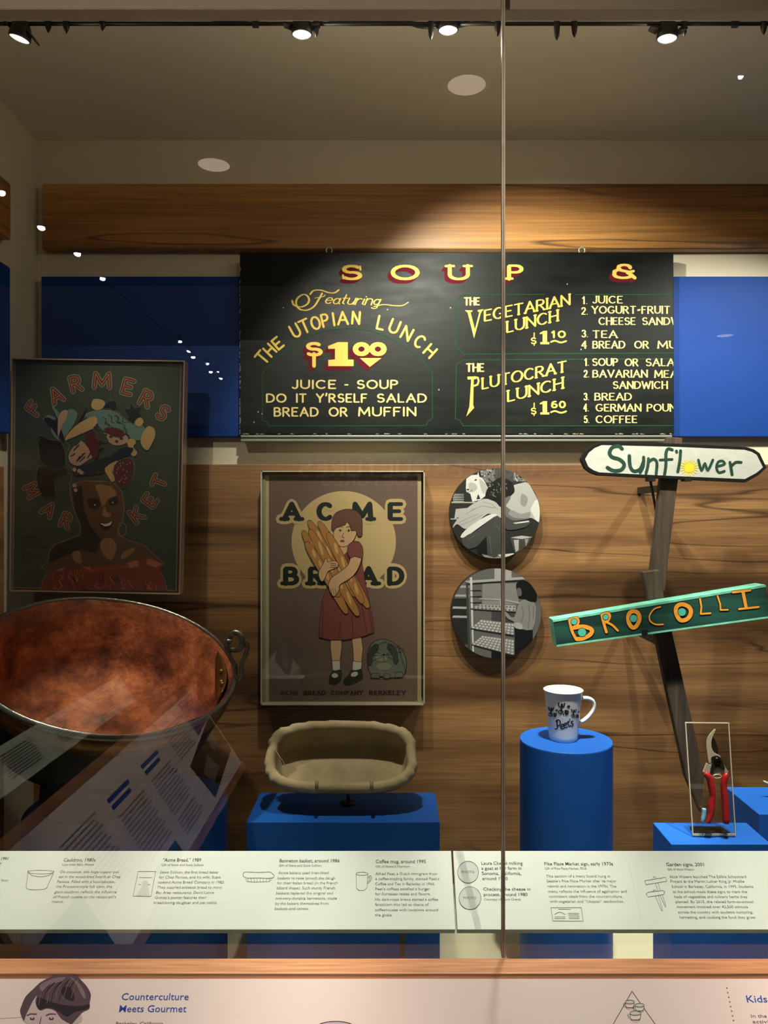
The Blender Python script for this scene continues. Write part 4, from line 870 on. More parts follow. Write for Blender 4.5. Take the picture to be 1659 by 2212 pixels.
# shoulders and head
fpz([(345, 2110), (370, 2020), (415, 1960), (355, 1910), (412, 1880), (425, 1780), (470, 1720), (560, 1690), (690, 1640), (690, 1560), (640, 1440), (610, 1330), (600, 1230), (700, 1180), (960, 1190), (1040, 1270), (1060, 1400), (1050, 1500), (1000, 1640), (1100, 1690), (1230, 1730), (1320, 1820), (1400, 1890), (1360, 1930), (1410, 2040), (1425, 2115)], FSK, 5, 2.2)
fpz([(620, 1260), (700, 1220), (720, 1420), (770, 1560), (860, 1680), (820, 1800), (700, 1760), (420, 1880), (430, 1790), (480, 1730), (690, 1650), (690, 1550), (640, 1430)], FSD, 6)
fpz([(710, 1260), (760, 1200), (950, 1210), (1030, 1290), (1050, 1420), (1010, 1570), (940, 1650), (880, 1670), (800, 1570), (770, 1480), (730, 1380)], FSK, 7, None, 3)
fpz([(820, 1215), (950, 1230), (1000, 1300), (930, 1330), (880, 1400), (850, 1310)], FSL, 8, None, 3)
fpz([(750, 1340), (830, 1330), (860, 1380), (830, 1420), (770, 1410)], FSD, 8, None, 3); fpz([(930, 1340), (1000, 1320), (1010, 1370), (950, 1390)], FSD, 8, None, 3)
AF.ell(*fc(812, 1385), 2, 1.6, FWT, 9, 0, 8); AF.ell(*fc(965, 1365), 2, 1.4, FWT, 9, 0, 8)
fpz([(900, 1400), (915, 1440), (950, 1470), (930, 1490), (880, 1480), (880, 1440)], FSL, 8, None, 3)
fpz([(850, 1530), (910, 1545), (965, 1520), (955, 1570), (910, 1600), (870, 1580)], FSD, 9, None, 3); fpz([(858, 1540), (910, 1548), (958, 1525), (945, 1555), (900, 1568)], FWT, 10, None, 3)
fpz([(880, 1680), (950, 1670), (1000, 1740), (960, 1850), (900, 1830), (860, 1740)], FSL, 7, None, 3); fpz([(620, 1790), (680, 1780), (700, 1880), (640, 1870)], FSL, 7, None, 3); fpz([(1050, 1790), (1150, 1750), (1130, 1800), (1040, 1850)], FSL, 7, None, 3)
AF.line([tuple(x[:2]) for x in smoothpts([fc(*p)+(0,) for p in [(1040, 1540), (1075, 1560), (1075, 1630), (1040, 1650), (1010, 1610), (1020, 1560)]], 4, True)], 2, FSL, 8, True)
fpz([(345, 2110), (372, 2020), (440, 1950), (600, 1920), (850, 1910), (1080, 1880), (1230, 1850), (1300, 1830), (1395, 1890), (1370, 1940), (1410, 2050), (1422, 2113)], FDR, 8)
random.seed(11)
for i in range(42):
    x = random.uniform(440, 1330); y = random.uniform(1935, 2070); AF.line([fc(x, y), fc(x+random.uniform(-30, 30), y+30), fc(x+random.uniform(-10, 50), min(2105, y+random.uniform(50, 90)))], random.uniform(.8, 2.2), FDL if i % 3 else FSD, 9)
fpz([(1080, 1880), (1180, 1855), (1190, 1900), (1110, 1925)], FDL, 9); fpz([(1260, 1840), (1395, 1890), (1330, 1920), (1250, 1890)], FDL, 9); fpz([(460, 1950), (560, 1915), (530, 1950)], FDL, 9); fpz([(700, 1910), (780, 1915), (770, 1945)], FDL, 9)
for i in range(30): AF.line([fc(600+20*i, 1950-2*i), fc(602+20*i, 1970-2*i)], 1.2, FDL, 9)
# heap of produce
fpz([(600, 1230), (620, 1100), (560, 1000), (600, 880), (560, 840), (700, 700), (900, 560), (1060, 640), (1130, 780), (1130, 950), (1150, 1100), (1060, 1250), (960, 1190), (700, 1180)], F0, 5.5, 1.6, 3)
fpz([(450, 545), (490, 580), (530, 620), (600, 570), (660, 600), (640, 680), (560, 800), (500, 830), (440, 760), (430, 660), (372, 660), (420, 620), (480, 640)], FGL, 9, 1, 3)
fpz([(450, 560), (480, 620), (520, 720), (560, 850), (520, 830), (450, 740), (380, 655), (420, 640), (480, 660)], FNV, 10, .8, 3)
fpz([(500, 660), (530, 590), (580, 580), (570, 650), (530, 720), (500, 810)], FMV, 11, None, 3)
fpz([(690, 640), (750, 540), (740, 600), (690, 700), (640, 740)], FNV, 11, .8, 2)
fpz([(560, 830), (640, 720), (780, 635), (830, 650), (820, 710), (720, 770)], FTN, 12, None, 3)
for i in range(16): AF.ell(*fc(570+15*i, 830-6.5*i), 2, 2, FMV, 13, 0, 7)
fpz([(700, 640), (780, 590), (900, 575), (1000, 600), (1070, 660), (1100, 720), (1050, 790), (900, 760), (830, 690), (790, 650)], FGL, 9.5, .8, 3)
random.seed(5)
for i in range(16):
    x = random.uniform(720, 1060); y = random.uniform(600, 740); AF.line([fc(x, y), fc(x+30, y+20), fc(x+20, y+60), fc(x+50, y+70)], 1.4, FNV, 10.5)
fpz([(785, 550), (800, 490), (850, 485), (900, 510), (880, 560), (830, 580)], FTN, 12, 1, 3); fpz([(880, 560), (930, 505), (990, 500), (1000, 560), (970, 585), (930, 560)], FNV, 11, 1, 2)
fpz([(1065, 560), (1110, 570), (1120, 510), (1150, 560), (1210, 550), (1195, 600), (1220, 640), (1170, 650), (1140, 700), (1090, 650), (1110, 620), (1080, 600)], FNV, 12, .8)
fpz([(1080, 700), (1180, 680), (1240, 740), (1220, 820), (1150, 830), (1090, 780)], FGL, 9.6, .8, 3); fpz([(1155, 680), (1200, 640), (1230, 680), (1190, 720)], FTN, 13, .8, 3)
fpz([(1230, 760), (1270, 715), (1320, 740), (1325, 800), (1300, 860), (1260, 920), (1215, 880), (1205, 820)], FTN, 12, 1.4, 3)
fpz([(1090, 840), (1130, 820), (1165, 850), (1140, 890), (1175, 940), (1150, 970), (1120, 950), (1100, 890)], FTN, 12, 1, 3)
fpz([(890, 740), (960, 725), (1040, 745), (1070, 790), (1030, 810), (960, 800)], FPU, 13, None, 3); fpz([(890, 770), (1000, 810), (1080, 790), (1090, 850), (1000, 880), (920, 840)], FMV, 11, None, 3)
for X, Y in ((950, 805), (1000, 845), (1040, 820), (905, 790)): AF.ell(*fc(X, Y), 4, 3, FPU, 12.5, 20, 8)
fpz([(730, 800), (800, 760), (850, 830), (840, 960), (800, 990), (760, 900)], FPU, 13, None, 3); fpz([(820, 780), (880, 770), (930, 840), (900, 860), (850, 840)], F0, 13.5, .6, 3)
fpz([(590, 960), (640, 880), (700, 840), (760, 900), (840, 950), (760, 1000), (680, 1050), (610, 1030)], FMV, 11, None, 3)
for i in range(14):
    x = random.uniform(610, 880); y = random.uniform(870, 1020); AF.line([fc(x, y), fc(x+random.uniform(20, 60), y-random.uniform(10, 50))], 2.6, FAU if i % 2 else FNV, 12)
fpz([(330, 860), (345, 810), (310, 815), (350, 795), (430, 830), (520, 850), (560, 950), (550, 1060), (450, 1080), (350, 1010), (340, 930)], FAU, 10, 1.2, 3); fpz([(330, 1060), (560, 1070), (570, 1120), (470, 1160), (480, 1290), (440, 1310), (400, 1330), (330, 1240)], FSD, 9, 1.2, 2)
fpz([(620, 1080), (700, 1050), (900, 980), (1000, 960), (960, 1040), (880, 1120), (700, 1140), (640, 1140)], FNV, 11, None, 3)
for X, Y in ((640, 1085), (660, 1120), (680, 1095), (720, 1115), (640, 1220), (650, 1260), (645, 1300), (700, 1110), (840, 1105)): AF.ell(*fc(X, Y), 4.4, 4.4, FMV if X % 3 else FPU, 12, 0, 10)
fpz([(970, 960), (1040, 900), (1140, 900), (1120, 950), (1060, 980), (1010, 1000)], FNV, 12.5, None, 3)
fpz([(900, 1070), (1000, 1010), (1040, 1060), (960, 1100), (990, 1160), (960, 1190), (920, 1130)], FTN, 12, None, 2)
fpz([(980, 1050), (1060, 990), (1130, 1000), (1145, 1080), (1120, 1170), (1060, 1240), (1010, 1220), (980, 1150)], FPU, 12.5, 1.2, 3)
random.seed(9)
for i in range(18): AF.ell(*fc(random.uniform(1000, 1125), random.uniform(1010, 1210)), 1.2, 1.6, FMV, 13.5, 0, 7)
ROWS = ['SATURDAY THE', 'TWENTIETH', 'ANNIVERSARY', 'FUND FOR', 'CHEZ PANISSE', 'FREE FOR ALL', 'MONDAY', 'AUGUST 27', '1991', 'NOON - 4', '&', 'SHATTUCK', 'BERKELEY']
for i, s in enumerate(ROWS):
    if i in (1, 2, 4, 6, 7, 8): type_line(AF, s, *(fc(185, 0)[0], fc(185+ (18*len(s)), 0)[0]), fc(0, 1635+29*i)[1], 4.6, FSD, 3, .02)
AF.build('print', fp)
slab('acrylic_cover', [fc(*p) for p in cor], FY-.014, .003, glass('poster_acrylic', (.86, .88, .86), .075), fp)
gc = [fc(*p) for p in [(100, 132), (1576, 154), (1534, 2150), (80, 2122)]]; gi = [fc(*p) for p in [(106, 141), (1568, 162), (1526, 2141), (88, 2114)]]
PE = mat('market_frame_edge', (150, 130, 110), .3, spec=.8)
for i in range(4):
    j = (i+1) % 4; slab('frame_edge', [gc[i], gc[j], gi[j], gi[i]], FY-.0155, .036, PE, fp)
for X in (350, 1300):
    p = W(*fc(X, 300), FY+.02); box('standoff', (p.x-.01, FY+.02, p.z-.01), (p.x+.01, 2.215, p.z+.01), M_black, fp)

# ================================================================== round photographs
def disc_photo(label, u, v, r, grp):
    Y = 2.185; p = W(u, v, Y); R = r/F*Y
    t = thing('round_photograph', label, 'photograph', p, grp)
    lathe('disc', [(R-.001, 0), (R, .001), (R, .037)], mat('photo_board_edge', (44, 34, 26), .5), t, o=p, ax=((1, 0, 0), (0, 0, 1), (0, 1, 0)), seg=72, smooth=False)
    a = Art(on_y(Y-.0004), [(u+(r-.6)*math.cos(2*PI*i/72), v+(r-.6)*math.sin(2*PI*i/72)) for i in range(72)])
    return t, a
GK = [mat('photo_grey_%s' % n, (g, g, int(g*.97)), .4) for n, g in (('black', 14), ('deep', 34), ('dark', 58), ('middle', 92), ('soft', 124), ('pale', 156), ('white', 188))]
g0 = lambda X, Y: (940+X/4.608, 980+Y/4.608)
def dp(a, pts, g, k, sm=0):
    q = [g0(*p) for p in pts]
    if sm: q = [tuple(x[:2]) for x in smoothpts([z+(0,) for z in q], sm, True)]
    a.poly(q, GK[g], k)
t1, a = disc_photo('round black and white photo of a person milking a white goat, the upper one', 1069, 1109, 97.5, 'round photographs on the wood wall')
dp(a, rect(100, 100, 1100, 1100), 1, 1)
dp(a, [(440, 150), (620, 150), (620, 290), (470, 290)], 3, 2); dp(a, [(590, 150), (780, 150), (780, 280), (600, 280)], 2, 2); dp(a, [(780, 180), (920, 200), (900, 280), (780, 270)], 3, 2)
random.seed(3)
for i in range(60):
    x, y = random.choice([(random.uniform(460, 590), random.uniform(150, 280)), (random.uniform(790, 900), random.uniform(190, 270))]); a.ell(*g0(x, y), 2.4, 1.5, GK[random.choice([0, 4, 5])], 3, random.uniform(0, 90), 6)
dp(a, rect(150, 480, 450, 492), 5, 3); dp(a, rect(150, 645, 240, 655), 5, 3)
for i in range(5): dp(a, [(180, 400+17*i), (285, 402+17*i), (285, 408+17*i), (175, 410+17*i)], 5, 3)
dp(a, [(310, 250), (340, 215), (420, 210), (430, 180), (450, 220), (500, 290), (530, 350), (500, 420), (450, 460), (370, 480), (350, 400), (310, 380), (305, 340)], 6, 4)
dp(a, [(430, 185), (445, 180), (465, 240), (440, 230)], 1, 5); a.ell(*g0(403, 262), 3, 1.6, GK[0], 5, -20, 8); a.ell(*g0(325, 358), 3, 2, GK[1], 5, 0, 8); dp(a, [(330, 300), (380, 290), (420, 330), (400, 370), (350, 380)], 5, 4.5, 3); dp(a, [(440, 250), (500, 300), (520, 350), (480, 400), (450, 330)], 5, 4.5, 3); a.line([g0(*p) for p in [(318, 385), (345, 378), (372, 360)]], .9, GK[1], 5)
for p_ in ([(230, 690), (330, 640), (430, 600)], [(250, 710), (360, 670), (470, 610)], [(360, 560), (470, 520), (600, 540)], [(480, 480), (560, 500), (630, 560)], [(300, 600), (400, 550)]): a.line([g0(*q) for q in p_], 1.0, GK[4], 7)
dp(a, [(760, 560), (850, 600), (940, 580), (930, 640), (800, 640), (730, 600)], 4, 5.5, 3); dp(a, [(860, 400), (920, 440), (900, 520), (850, 500)], 4, 5.5, 3)
for p_ in ([(540, 830), (560, 980)], [(600, 700), (640, 760)], [(330, 850), (420, 800)]): a.line([g0(*q) for q in p_], 1.0, GK[3], 10)
dp(a, [(410, 455), (428, 400), (450, 450)], 1, 5)
dp(a, [(205, 550), (320, 540), (260, 620), (190, 650)], 5, 4)
dp(a, [(760, 330), (850, 295), (920, 290), (980, 380), (1040, 520), (1040, 680), (960, 640), (860, 650), (740, 660), (700, 560), (690, 500), (740, 440)], 5, 4, 3); dp(a, [(945, 560), (990, 470), (1030, 450), (1050, 700), (1000, 660)], 6, 5)
dp(a, [(700, 520), (800, 600), (940, 640), (860, 660), (740, 665), (700, 620)], 3, 5, 2)
dp(a, [(175, 740), (200, 680), (320, 540), (480, 450), (600, 480), (660, 540), (660, 640), (620, 620), (520, 600), (400, 700), (300, 750), (220, 700)], 5, 6, 3); dp(a, [(250, 830), (300, 760), (440, 660), (560, 600), (620, 610), (540, 660), (400, 760), (300, 830)], 6, 8, 2)
dp(a, [(500, 430), (530, 330), (600, 260), (660, 240), (760, 280), (790, 370), (760, 410), (700, 470), (650, 530), (600, 480)], 0, 7, 3)
for i in range(40): a.ell(*g0(random.uniform(525, 720), random.uniform(280, 440)), 2, 1.2, GK[random.choice([2, 3, 4])], 8, random.uniform(0, 90), 6)
dp(a, [(690, 440), (740, 420), (750, 440), (705, 510), (700, 540), (660, 530)], 3, 8)
dp(a, [(260, 850), (420, 760), (540, 660), (620, 620), (660, 700), (660, 1000), (520, 1010), (510, 820), (450, 900), (330, 950)], 2, 9, 2); dp(a, [(410, 930), (510, 820), (520, 1010), (430, 990)], 0, 9)
dp(a, [(690, 620), (760, 660), (900, 670), (950, 680), (900, 730), (760, 760), (700, 740)], 2, 9, 2); dp(a, [(770, 690), (930, 665), (935, 680), (800, 698)], 6, 10)
dp(a, [(745, 840), (800, 820), (960, 830), (900, 980), (790, 1000)], 2, 9); dp(a, [(750, 835), (860, 815), (970, 830), (860, 850)], 5, 10); dp(a, [(780, 860), (830, 855), (830, 960), (800, 980)], 5, 10); dp(a, [(890, 850), (930, 845), (900, 930)], 4, 10)
dp(a, [(415, 950), (520, 1010), (660, 1010), (800, 1000), (700, 1050), (500, 1040)], 4, 8); dp(a, [(620, 1005), (780, 990), (800, 1020), (680, 1040)], 6, 9)
a.build('print', t1)
t2, a = disc_photo('round black and white photo of a woman at a rack of cheeses, the lower one', 1072, 1325, 97.5, 'round photographs on the wood wall')
dp(a, rect(100, 1100, 1100, 2100), 3, 1); dp(a, rect(590, 1100, 760, 1260), 5, 2); dp(a, rect(470, 1290, 830, 1500), 4, 2); dp(a, rect(560, 1560, 790, 1680), 2, 2); dp(a, rect(150, 1440, 330, 1900), 1, 2)
for y in (1310, 1400, 1520, 1610): dp(a, [(180, y), (340, y+4), (340, y+26), (170, y+22)], 5, 3)
dp(a, [(300, 1265), (890, 1225), (900, 1250), (310, 1290)], 5, 4); dp(a, [(320, 1290), (880, 1258), (880, 1268), (320, 1304)], 1, 4)
dp(a, [(305, 1280), (330, 1280), (350, 1950), (325, 1950)], 2, 4); dp(a, [(345, 1230), (368, 1230), (385, 1970), (370, 1970)], 6, 5)
for i, (y, x1) in enumerate([(1360, 460), (1420, 460), (1480, 460)]): dp(a, [(350, y), (x1, y-4), (x1, y+4), (350, y+8)], 1, 5)
dp(a, [(440, 1440), (660, 1445), (850, 1480), (850, 1495), (660, 1460), (440, 1450)], 5, 5)
for (p4, rows, colr) in (([(350, 1540), (440, 1500), (800, 1510), (800, 1570)], 1, 5), ([(350, 1735), (460, 1650), (785, 1690), (785, 1805)], 3, 4), ([(360, 1895), (470, 1810), (785, 1850), (785, 2005)], 4, 4)):
    dp(a, p4, colr, 5); dp(a, [p4[0], p4[3], (p4[3][0], p4[3][1]+14), (p4[0][0], p4[0][1]+12)], 1, 5)
    A0, B0, C0, D0 = p4
    for r in range(rows+1):
        for q in range(11):
            f, g = (q+.5)/11, (r+.4)/(rows+1); x = (A0[0]*(1-f)+D0[0]*f)*(1-g)+(B0[0]*(1-f)+C0[0]*f)*g; y = (A0[1]*(1-f)+D0[1]*f)*(1-g)+(B0[1]*(1-f)+C0[1]*f)*g
            a.ell(*g0(x, y), 2.6, 1.9, GK[6 if rows > 1 else 3], 6, 0, 8)
dp(a, rect(560, 1960, 780, 2100), 0, 2); dp(a, [(790, 1720), (970, 1760), (970, 2000), (790, 2000)], 0, 6)
dp(a, [(805, 1300), (850, 1260), (900, 1265), (960, 1310), (1010, 1400), (1000, 1470), (940, 1470), (880, 1440), (830, 1430), (815, 1370)], 0, 8, 3); dp(a, [(815, 1340), (850, 1340), (860, 1400), (830, 1420), (820, 1395)], 3, 9, 2)
dp(a, [(830, 1500), (880, 1450), (990, 1480), (1000, 1600), (970, 1750), (850, 1740), (780, 1700), (800, 1600)], 4, 7, 2); dp(a, [(690, 1560), (760, 1630), (800, 1620), (800, 1680), (720, 1640), (680, 1590)], 4, 8); dp(a, [(780, 1690), (850, 1680), (870, 1745), (800, 1735)], 5, 9, 2)
dp(a, [(645, 1460), (665, 1455), (690, 1540), (660, 1560), (640, 1500)], 5, 8)
for p_ in ([(860, 1520), (880, 1600), (850, 1690)], [(930, 1500), (940, 1620), (920, 1740)], [(980, 1520), (975, 1640)]): a.line([g0(*q) for q in p_], 1.1, GK[3], 9)
a.build('print', t2)

# ================================================================== cauldron
k_ = 1.75/2.01911475
CO = Vector((-0.74564591*k_, 1.75, E-0.38381407*k_)); CR = .33*k_; ta, tb = 0.30875635, 0.27649728
cn = Vector((math.sin(tb), -math.sin(ta)*math.cos(tb), math.cos(ta)*math.cos(tb))); ce1 = Vector((0, 1, 0)).cross(cn).normalized(); ce2 = cn.cross(ce1)
cn.normalize()
m = bpy.data.materials.new('hammered_copper'); m.use_nodes = True; nt = m.node_tree; N = nt.nodes; Lk = nt.links; b = N['Principled BSDF']
tc = N.new('ShaderNodeTexCoord'); n1 = N.new('ShaderNodeTexNoise'); n1.inputs['Scale'].default_value = 9; n1.inputs['Detail'].default_value = 12; n1.inputs['Roughness'].default_value = .72; n1.inputs['Distortion'].default_value = .15; Lk.new(tc.outputs['Object'], n1.inputs['Vector'])
r = N.new('ShaderNodeValToRGB'); Lk.new(n1.outputs['Fac'], r.inputs[0]); el = r.color_ramp.elements
el[0].position = .34; el[0].color = lin((74, 34, 20)); el[1].position = .68; el[1].color = lin((222, 152, 100)); x = el.new(.46); x.color = lin((138, 74, 44)); x = el.new(.57); x.color = lin((190, 110, 66))
Lk.new(r.outputs[0], b.inputs['Base Color']); b.inputs['Metallic'].default_value = .35; b.inputs['Roughness'].default_value = .55
bp = N.new('ShaderNodeBump'); bp.inputs['Strength'].default_value = .9; bp.inputs['Distance'].default_value = .012; Lk.new(n1.outputs['Fac'], bp.inputs['Height']); Lk.new(bp.outputs[0], b.inputs['Normal'])
M_cop = m
M_iron = mat('forged_iron', (112, 108, 98), .32, metal=.8, bump=.4, bscale=80); M_brass = mat('worn_brass', (120, 88, 52), .35, metal=.7, bump=.5, bscale=60, var=.25)
M_out = mat('dark_copper', (26, 18, 14), .5, metal=.4, var=.4, bscale=12, bump=.4)  # outer shell in a darker mottled tone than the bowl
ca = thing('cauldron', 'huge tilted copper cauldron with an orange interior and iron rim', 'cauldron', CO-Vector((0, 0, .3)))
AX = (ce1, ce2, cn)
inner = [(CR-.006, 0)]+[(CR-.012-.035*(i/10)**1.3, -.155*i/10) for i in range(1, 11)]+[(CR-.06, -.178), (CR-.09, -.192), (CR-.14, -.198), (.08, -.2), (.001, -.2)]
lathe('bowl', inner, M_cop, ca, o=CO, ax=AX, seg=96, jit=.006, close=False)
outer = [(CR-.003, -.002), (CR-.004, -.02), (CR-.012, -.08), (CR-.03, -.15), (CR-.055, -.19), (CR-.10, -.207), (.05, -.21), (.001, -.21)]
lathe('shell', outer, M_out, ca, o=CO, ax=AX, seg=96, close=False)
ring = [(CR, .004), (CR+.006, .002), (CR+.0075, -.006), (CR+.004, -.012), (CR-.004, -.008), (CR-.006, 0), (CR, .004)]
lathe('rim', ring, M_iron, ca, o=CO, ax=AX, seg=120, close=False)
lathe('brass_band', [(CR-.002, -.012), (CR+.003, -.014), (CR-.001, -.05), (CR-.006, -.05)], M_brass, ca, o=CO, ax=AX, seg=96, close=False)
def cpt(q, r, h): return CO+(ce1*math.cos(q)+ce2*math.sin(q))*r+cn*h
ql = math.radians(20)
# lug plate on the inside right, three rivets, ring and loop
qa = math.radians(2)
V = []; Fc = []
for i in range(9):
    for j in range(4):
        q = ql+math.radians(-20+40*i/8); h = -.004-.066*j/3*(1-(abs(i-4)/4.6)**2); V.append(cpt(q, CR-.012-.035*((-h)/.155)**1.3-.008, h))
for i in range(8):
    for j in range(3): Fc.append((i*4+j, (i+1)*4+j, (i+1)*4+j+1, i*4+j+1))
lug = meshobj('lug_plate', V, Fc, M_brass, ca, smooth=True); so = lug.modifiers.new('solid', 'SOLIDIFY'); so.thickness = .003
for dq, h in ((-6, -.022), (0, -.034), (6, -.022)):
    p = cpt(ql+math.radians(dq), CR-.026, h); d_ = (CO+cn*h-p).normalized(); s1_ = d_.orthogonal().normalized(); s2_ = d_.cross(s1_)
    lathe('rivet', [(.0075, -.002), (.0065, .003), (.003, .005), (.0001, .0055)], M_brass, lug, o=p, ax=(s1_, s2_, d_), seg=12, close=False)
hb = cpt(math.radians(6), CR+.008, .004)
Yh = hb.y
hp = [(491, 1390), (495, 1376), (506, 1366), (518, 1369), (524, 1382), (521, 1396), (510, 1403), (498, 1401)]
tube('handle_ring', smoothpts([W(u, v, Yh-.01+.004*math.sin(i)) for i, (u, v) in enumerate(hp)], 4, True), .0075, M_iron, ca, 10, True)
lp = [(501, 1386), (491, 1385), (489, 1398), (497, 1418), (507, 1436), (509, 1456), (516, 1466), (522, 1452), (523, 1432), (531, 1414), (535, 1396), (527, 1384), (517, 1388)]
tube('handle_loop', smoothpts([W(u, v, Yh-.012) for u, v in lp], 4), .0055, M_iron, ca, 10)
# wooden-looking wedge under the tilted bowl
base_p = CO-cn*.21
lathe('stand_ring', [(.12, E-.69), (.125, E-.66), (.11, base_p.z-.005), (.10, base_p.z-.01), (.10, E-.69)], M_black, ca, o=(base_p.x, base_p.y, 0), seg=40, close=False)

# ================================================================== linen basket
BO = W(737, 1631, 1.80); th = math.radians(50)
bn = Vector((0, -math.sin(th), math.cos(th))); be1 = Vector((1, 0, 0)); be2 = Vector((0, math.cos(th), math.sin(th)))
m = bpy.data.materials.new('linen_canvas'); m.use_nodes = True; nt = m.node_tree; N = nt.nodes; Lk = nt.links; b = N['Principled BSDF']; b.inputs['Roughness'].default_value = .95
tc = N.new('ShaderNodeTexCoord'); w1 = N.new('ShaderNodeTexWave'); w1.inputs['Scale'].default_value = 190; w1.inputs['Distortion'].default_value = 2.5; w2 = N.new('ShaderNodeTexWave'); w2.bands_direction = 'Z'; w2.inputs['Scale'].default_value = 190; w2.inputs['Distortion'].default_value = 2.5
nz = N.new('ShaderNodeTexNoise'); nz.inputs['Scale'].default_value = 14; nz.inputs['Detail'].default_value = 8
for x in (w1, w2, nz): Lk.new(tc.outputs['Object'], x.inputs['Vector'])
ad = N.new('ShaderNodeMath'); Lk.new(w1.outputs['Fac'], ad.inputs[0]); Lk.new(w2.outputs['Fac'], ad.inputs[1])
ad2 = N.new('ShaderNodeMath'); ad2.operation = 'MULTIPLY_ADD'; ad2.inputs[1].default_value = .16; Lk.new(ad.outputs[0], ad2.inputs[0]); Lk.new(nz.outputs['Fac'], ad2.inputs[2])
r = N.new('ShaderNodeValToRGB'); Lk.new(ad2.outputs[0], r.inputs[0]); r.color_ramp.elements[0].position = .4; r.color_ramp.elements[0].color = lin((140, 124, 92)); r.color_ramp.elements[1].position = .9; r.color_ramp.elements[1].color = lin((186, 168, 130)); Lk.new(r.outputs[0], b.inputs['Base Color'])
bp = N.new('ShaderNodeBump'); bp.inputs['Strength'].default_value = .5; bp.inputs['Distance'].default_value = .002; Lk.new(ad2.outputs[0], bp.inputs['Height']); Lk.new(bp.outputs[0], b.inputs['Normal'])
M_lin = m
bk = thing('linen_basket', 'oval bread-proofing basket lined with rough beige linen', 'basket', BO-Vector((0, 0, .1)))
def sup(q, a, b_, e_=.62):
    cq, sq = math.cos(q), math.sin(q); return a*math.copysign(abs(cq)**e_, cq), b_*math.copysign(abs(sq)**e_, sq)
A0_, B0_ = .176, .084; SEG = 128
prof = [(.034, -.074, 0), (.018, -.070, 0), (.008, -.05, .3), (.002, -.028, .6), (-.003, -.014, 1), (-.004, -.004, 1), (.000, .004, 1), (.009, .007, 1), (.017, .002, 1), (.0205, -.008, .9), (.020, -.020, .8), (.023, -.040, .4), (.028, -.064, .2), (.034, -.069, .1), (.05, -.069, 0), (.068, -.069, 0)]
def basket_mesh(pr, jitter=1.):
    V = []; Fc = []
    for jj, (off, h, rj) in enumerate(pr):
        ee = .62 if jj < 10 else .62-.2*(jj-9)/6
        for k in range(SEG):
            q = 2*PI*k/SEG; x, y = sup(q, A0_-off, B0_-off if B0_-off > .004 else .004, ee)
            fold = (0.0026*noise.noise(Vector((math.cos(q)*4, math.sin(q)*4, h*20)))+.0022*((q*3.7) % 1.0-.5))*rj*jitter
            kx = 1+fold/.12; V.append(BO+be1*(x*kx)+be2*(y*kx*(1+fold*3))+bn*(h+fold*.8))
    for j in range(len(pr)-1):
        for k in range(SEG): Fc.append((j*SEG+k, j*SEG+(k+1) % SEG, (j+1)*SEG+(k+1) % SEG, (j+1)*SEG+k))
    return V, Fc
V, Fc = basket_mesh(prof); Fc.append(tuple(reversed(range(SEG)))); Fc.append(tuple(15*SEG+k for k in range(SEG)))
meshobj('linen_shell', V, Fc, M_lin, bk, smooth=True)
M_clip = mat('beige_hook', (150, 132, 100), .6)
for u in (684.5, 803):
    p = W(u, 1694, 1.735); tube('mount_hook', smoothpts([p+Vector((0, .01, -.014)), p+Vector((0, -.002, -.010)), p+Vector((0, -.004, .0)), p+Vector((0, .002, .006))], 4), .0042, M_clip, bk, 8)
# folds: stitched creases
M_fold = mat('fold_shadow', (86, 74, 52), .95)
for pts in ([(593, 1618), (604, 1634), (616, 1652)], [(616, 1652), (624, 1656), (636, 1657)]):
    tube('crease', [on_plane(BO+bn*.001, bn)(u, v) for u, v in pts], .0009, M_lin, bk, 6)
st_ = thing('basket_stand', 'thin black rod stand between the basket and its pedestal', 'stand', (BO.x+.015, 1.83, E-.6985))
tube('rod', [(BO.x+.015, 1.83, E-.698), (BO.x+.015, 1.835, E-.663)], .004, M_black, st_, 10)
lathe('foot', [(.02, 0), (.02, .003), (.004, .004)], M_black, st_, o=(BO.x+.015, 1.83, E-.6985), seg=24)

# ================================================================== mug
MX, MY = .408, 1.80; MZ = E-.534; MH = .1175
mg = thing('coffee_mug', 'tall white flared coffee mug with black dancing figures and writing', 'mug', (MX, MY, MZ))
M_cer = mat('white_glaze', (222, 224, 222), .22, spec=.6)
def mr_(z): return .0335+(.0445-.0335)*(max(0, z)/MH)**1.15
prof = [(.028, .002), (.030, 0), (.0325, .001), (mr_(.006), .006)]+[(mr_(MH*i/10), MH*i/10) for i in range(1, 10)]+[(.0465, MH-.001), (.0468, MH), (.0455, MH+.0012), (.0435, MH-.002)]+[(mr_(MH*i/10)-.0045, MH*i/10) for i in range(9, 0, -1)]+[(.015, .006), (.0001, .006)]
lathe('body', prof, M_cer, mg, o=(MX, MY, MZ), seg=72)
gz = lambda X, Y: (1170+X/11.85, 1470+Y/11.85)
hpts = [W(*gz(*p), MY) for p in [(985, 450), (1080, 445), (1200, 455), (1300, 510), (1340, 610), (1320, 740), (1240, 870), (1140, 970), (1050, 1030), (955, 1040)]]
V, Fc = tube_data(smoothpts(hpts, 5), .0045, 12)
hd = meshobj('handle', V, Fc, M_cer, mg, smooth=True)
for v in hd.data.vertices: v.co.y = MY+(v.co.y-MY)*1.7
def mugproj(u, v, k=0):
    O = Vector((0, 0, E)); d = Vector(((u-CX)/F, 1, -(v-CY)/F)); lo, hi = 1.70, MY
    for _ in range(26):
        t = (lo+hi)/2; p = O+d*t; rr_ = math.hypot(p.x-MX, p.y-MY)
        if rr_ > mr_(p.z-MZ)+.0004: lo = t
        else: hi = t
    return O+d*lo
AM = Art(mugproj); K_ = mat('mug_black', (16, 16, 18), .35)
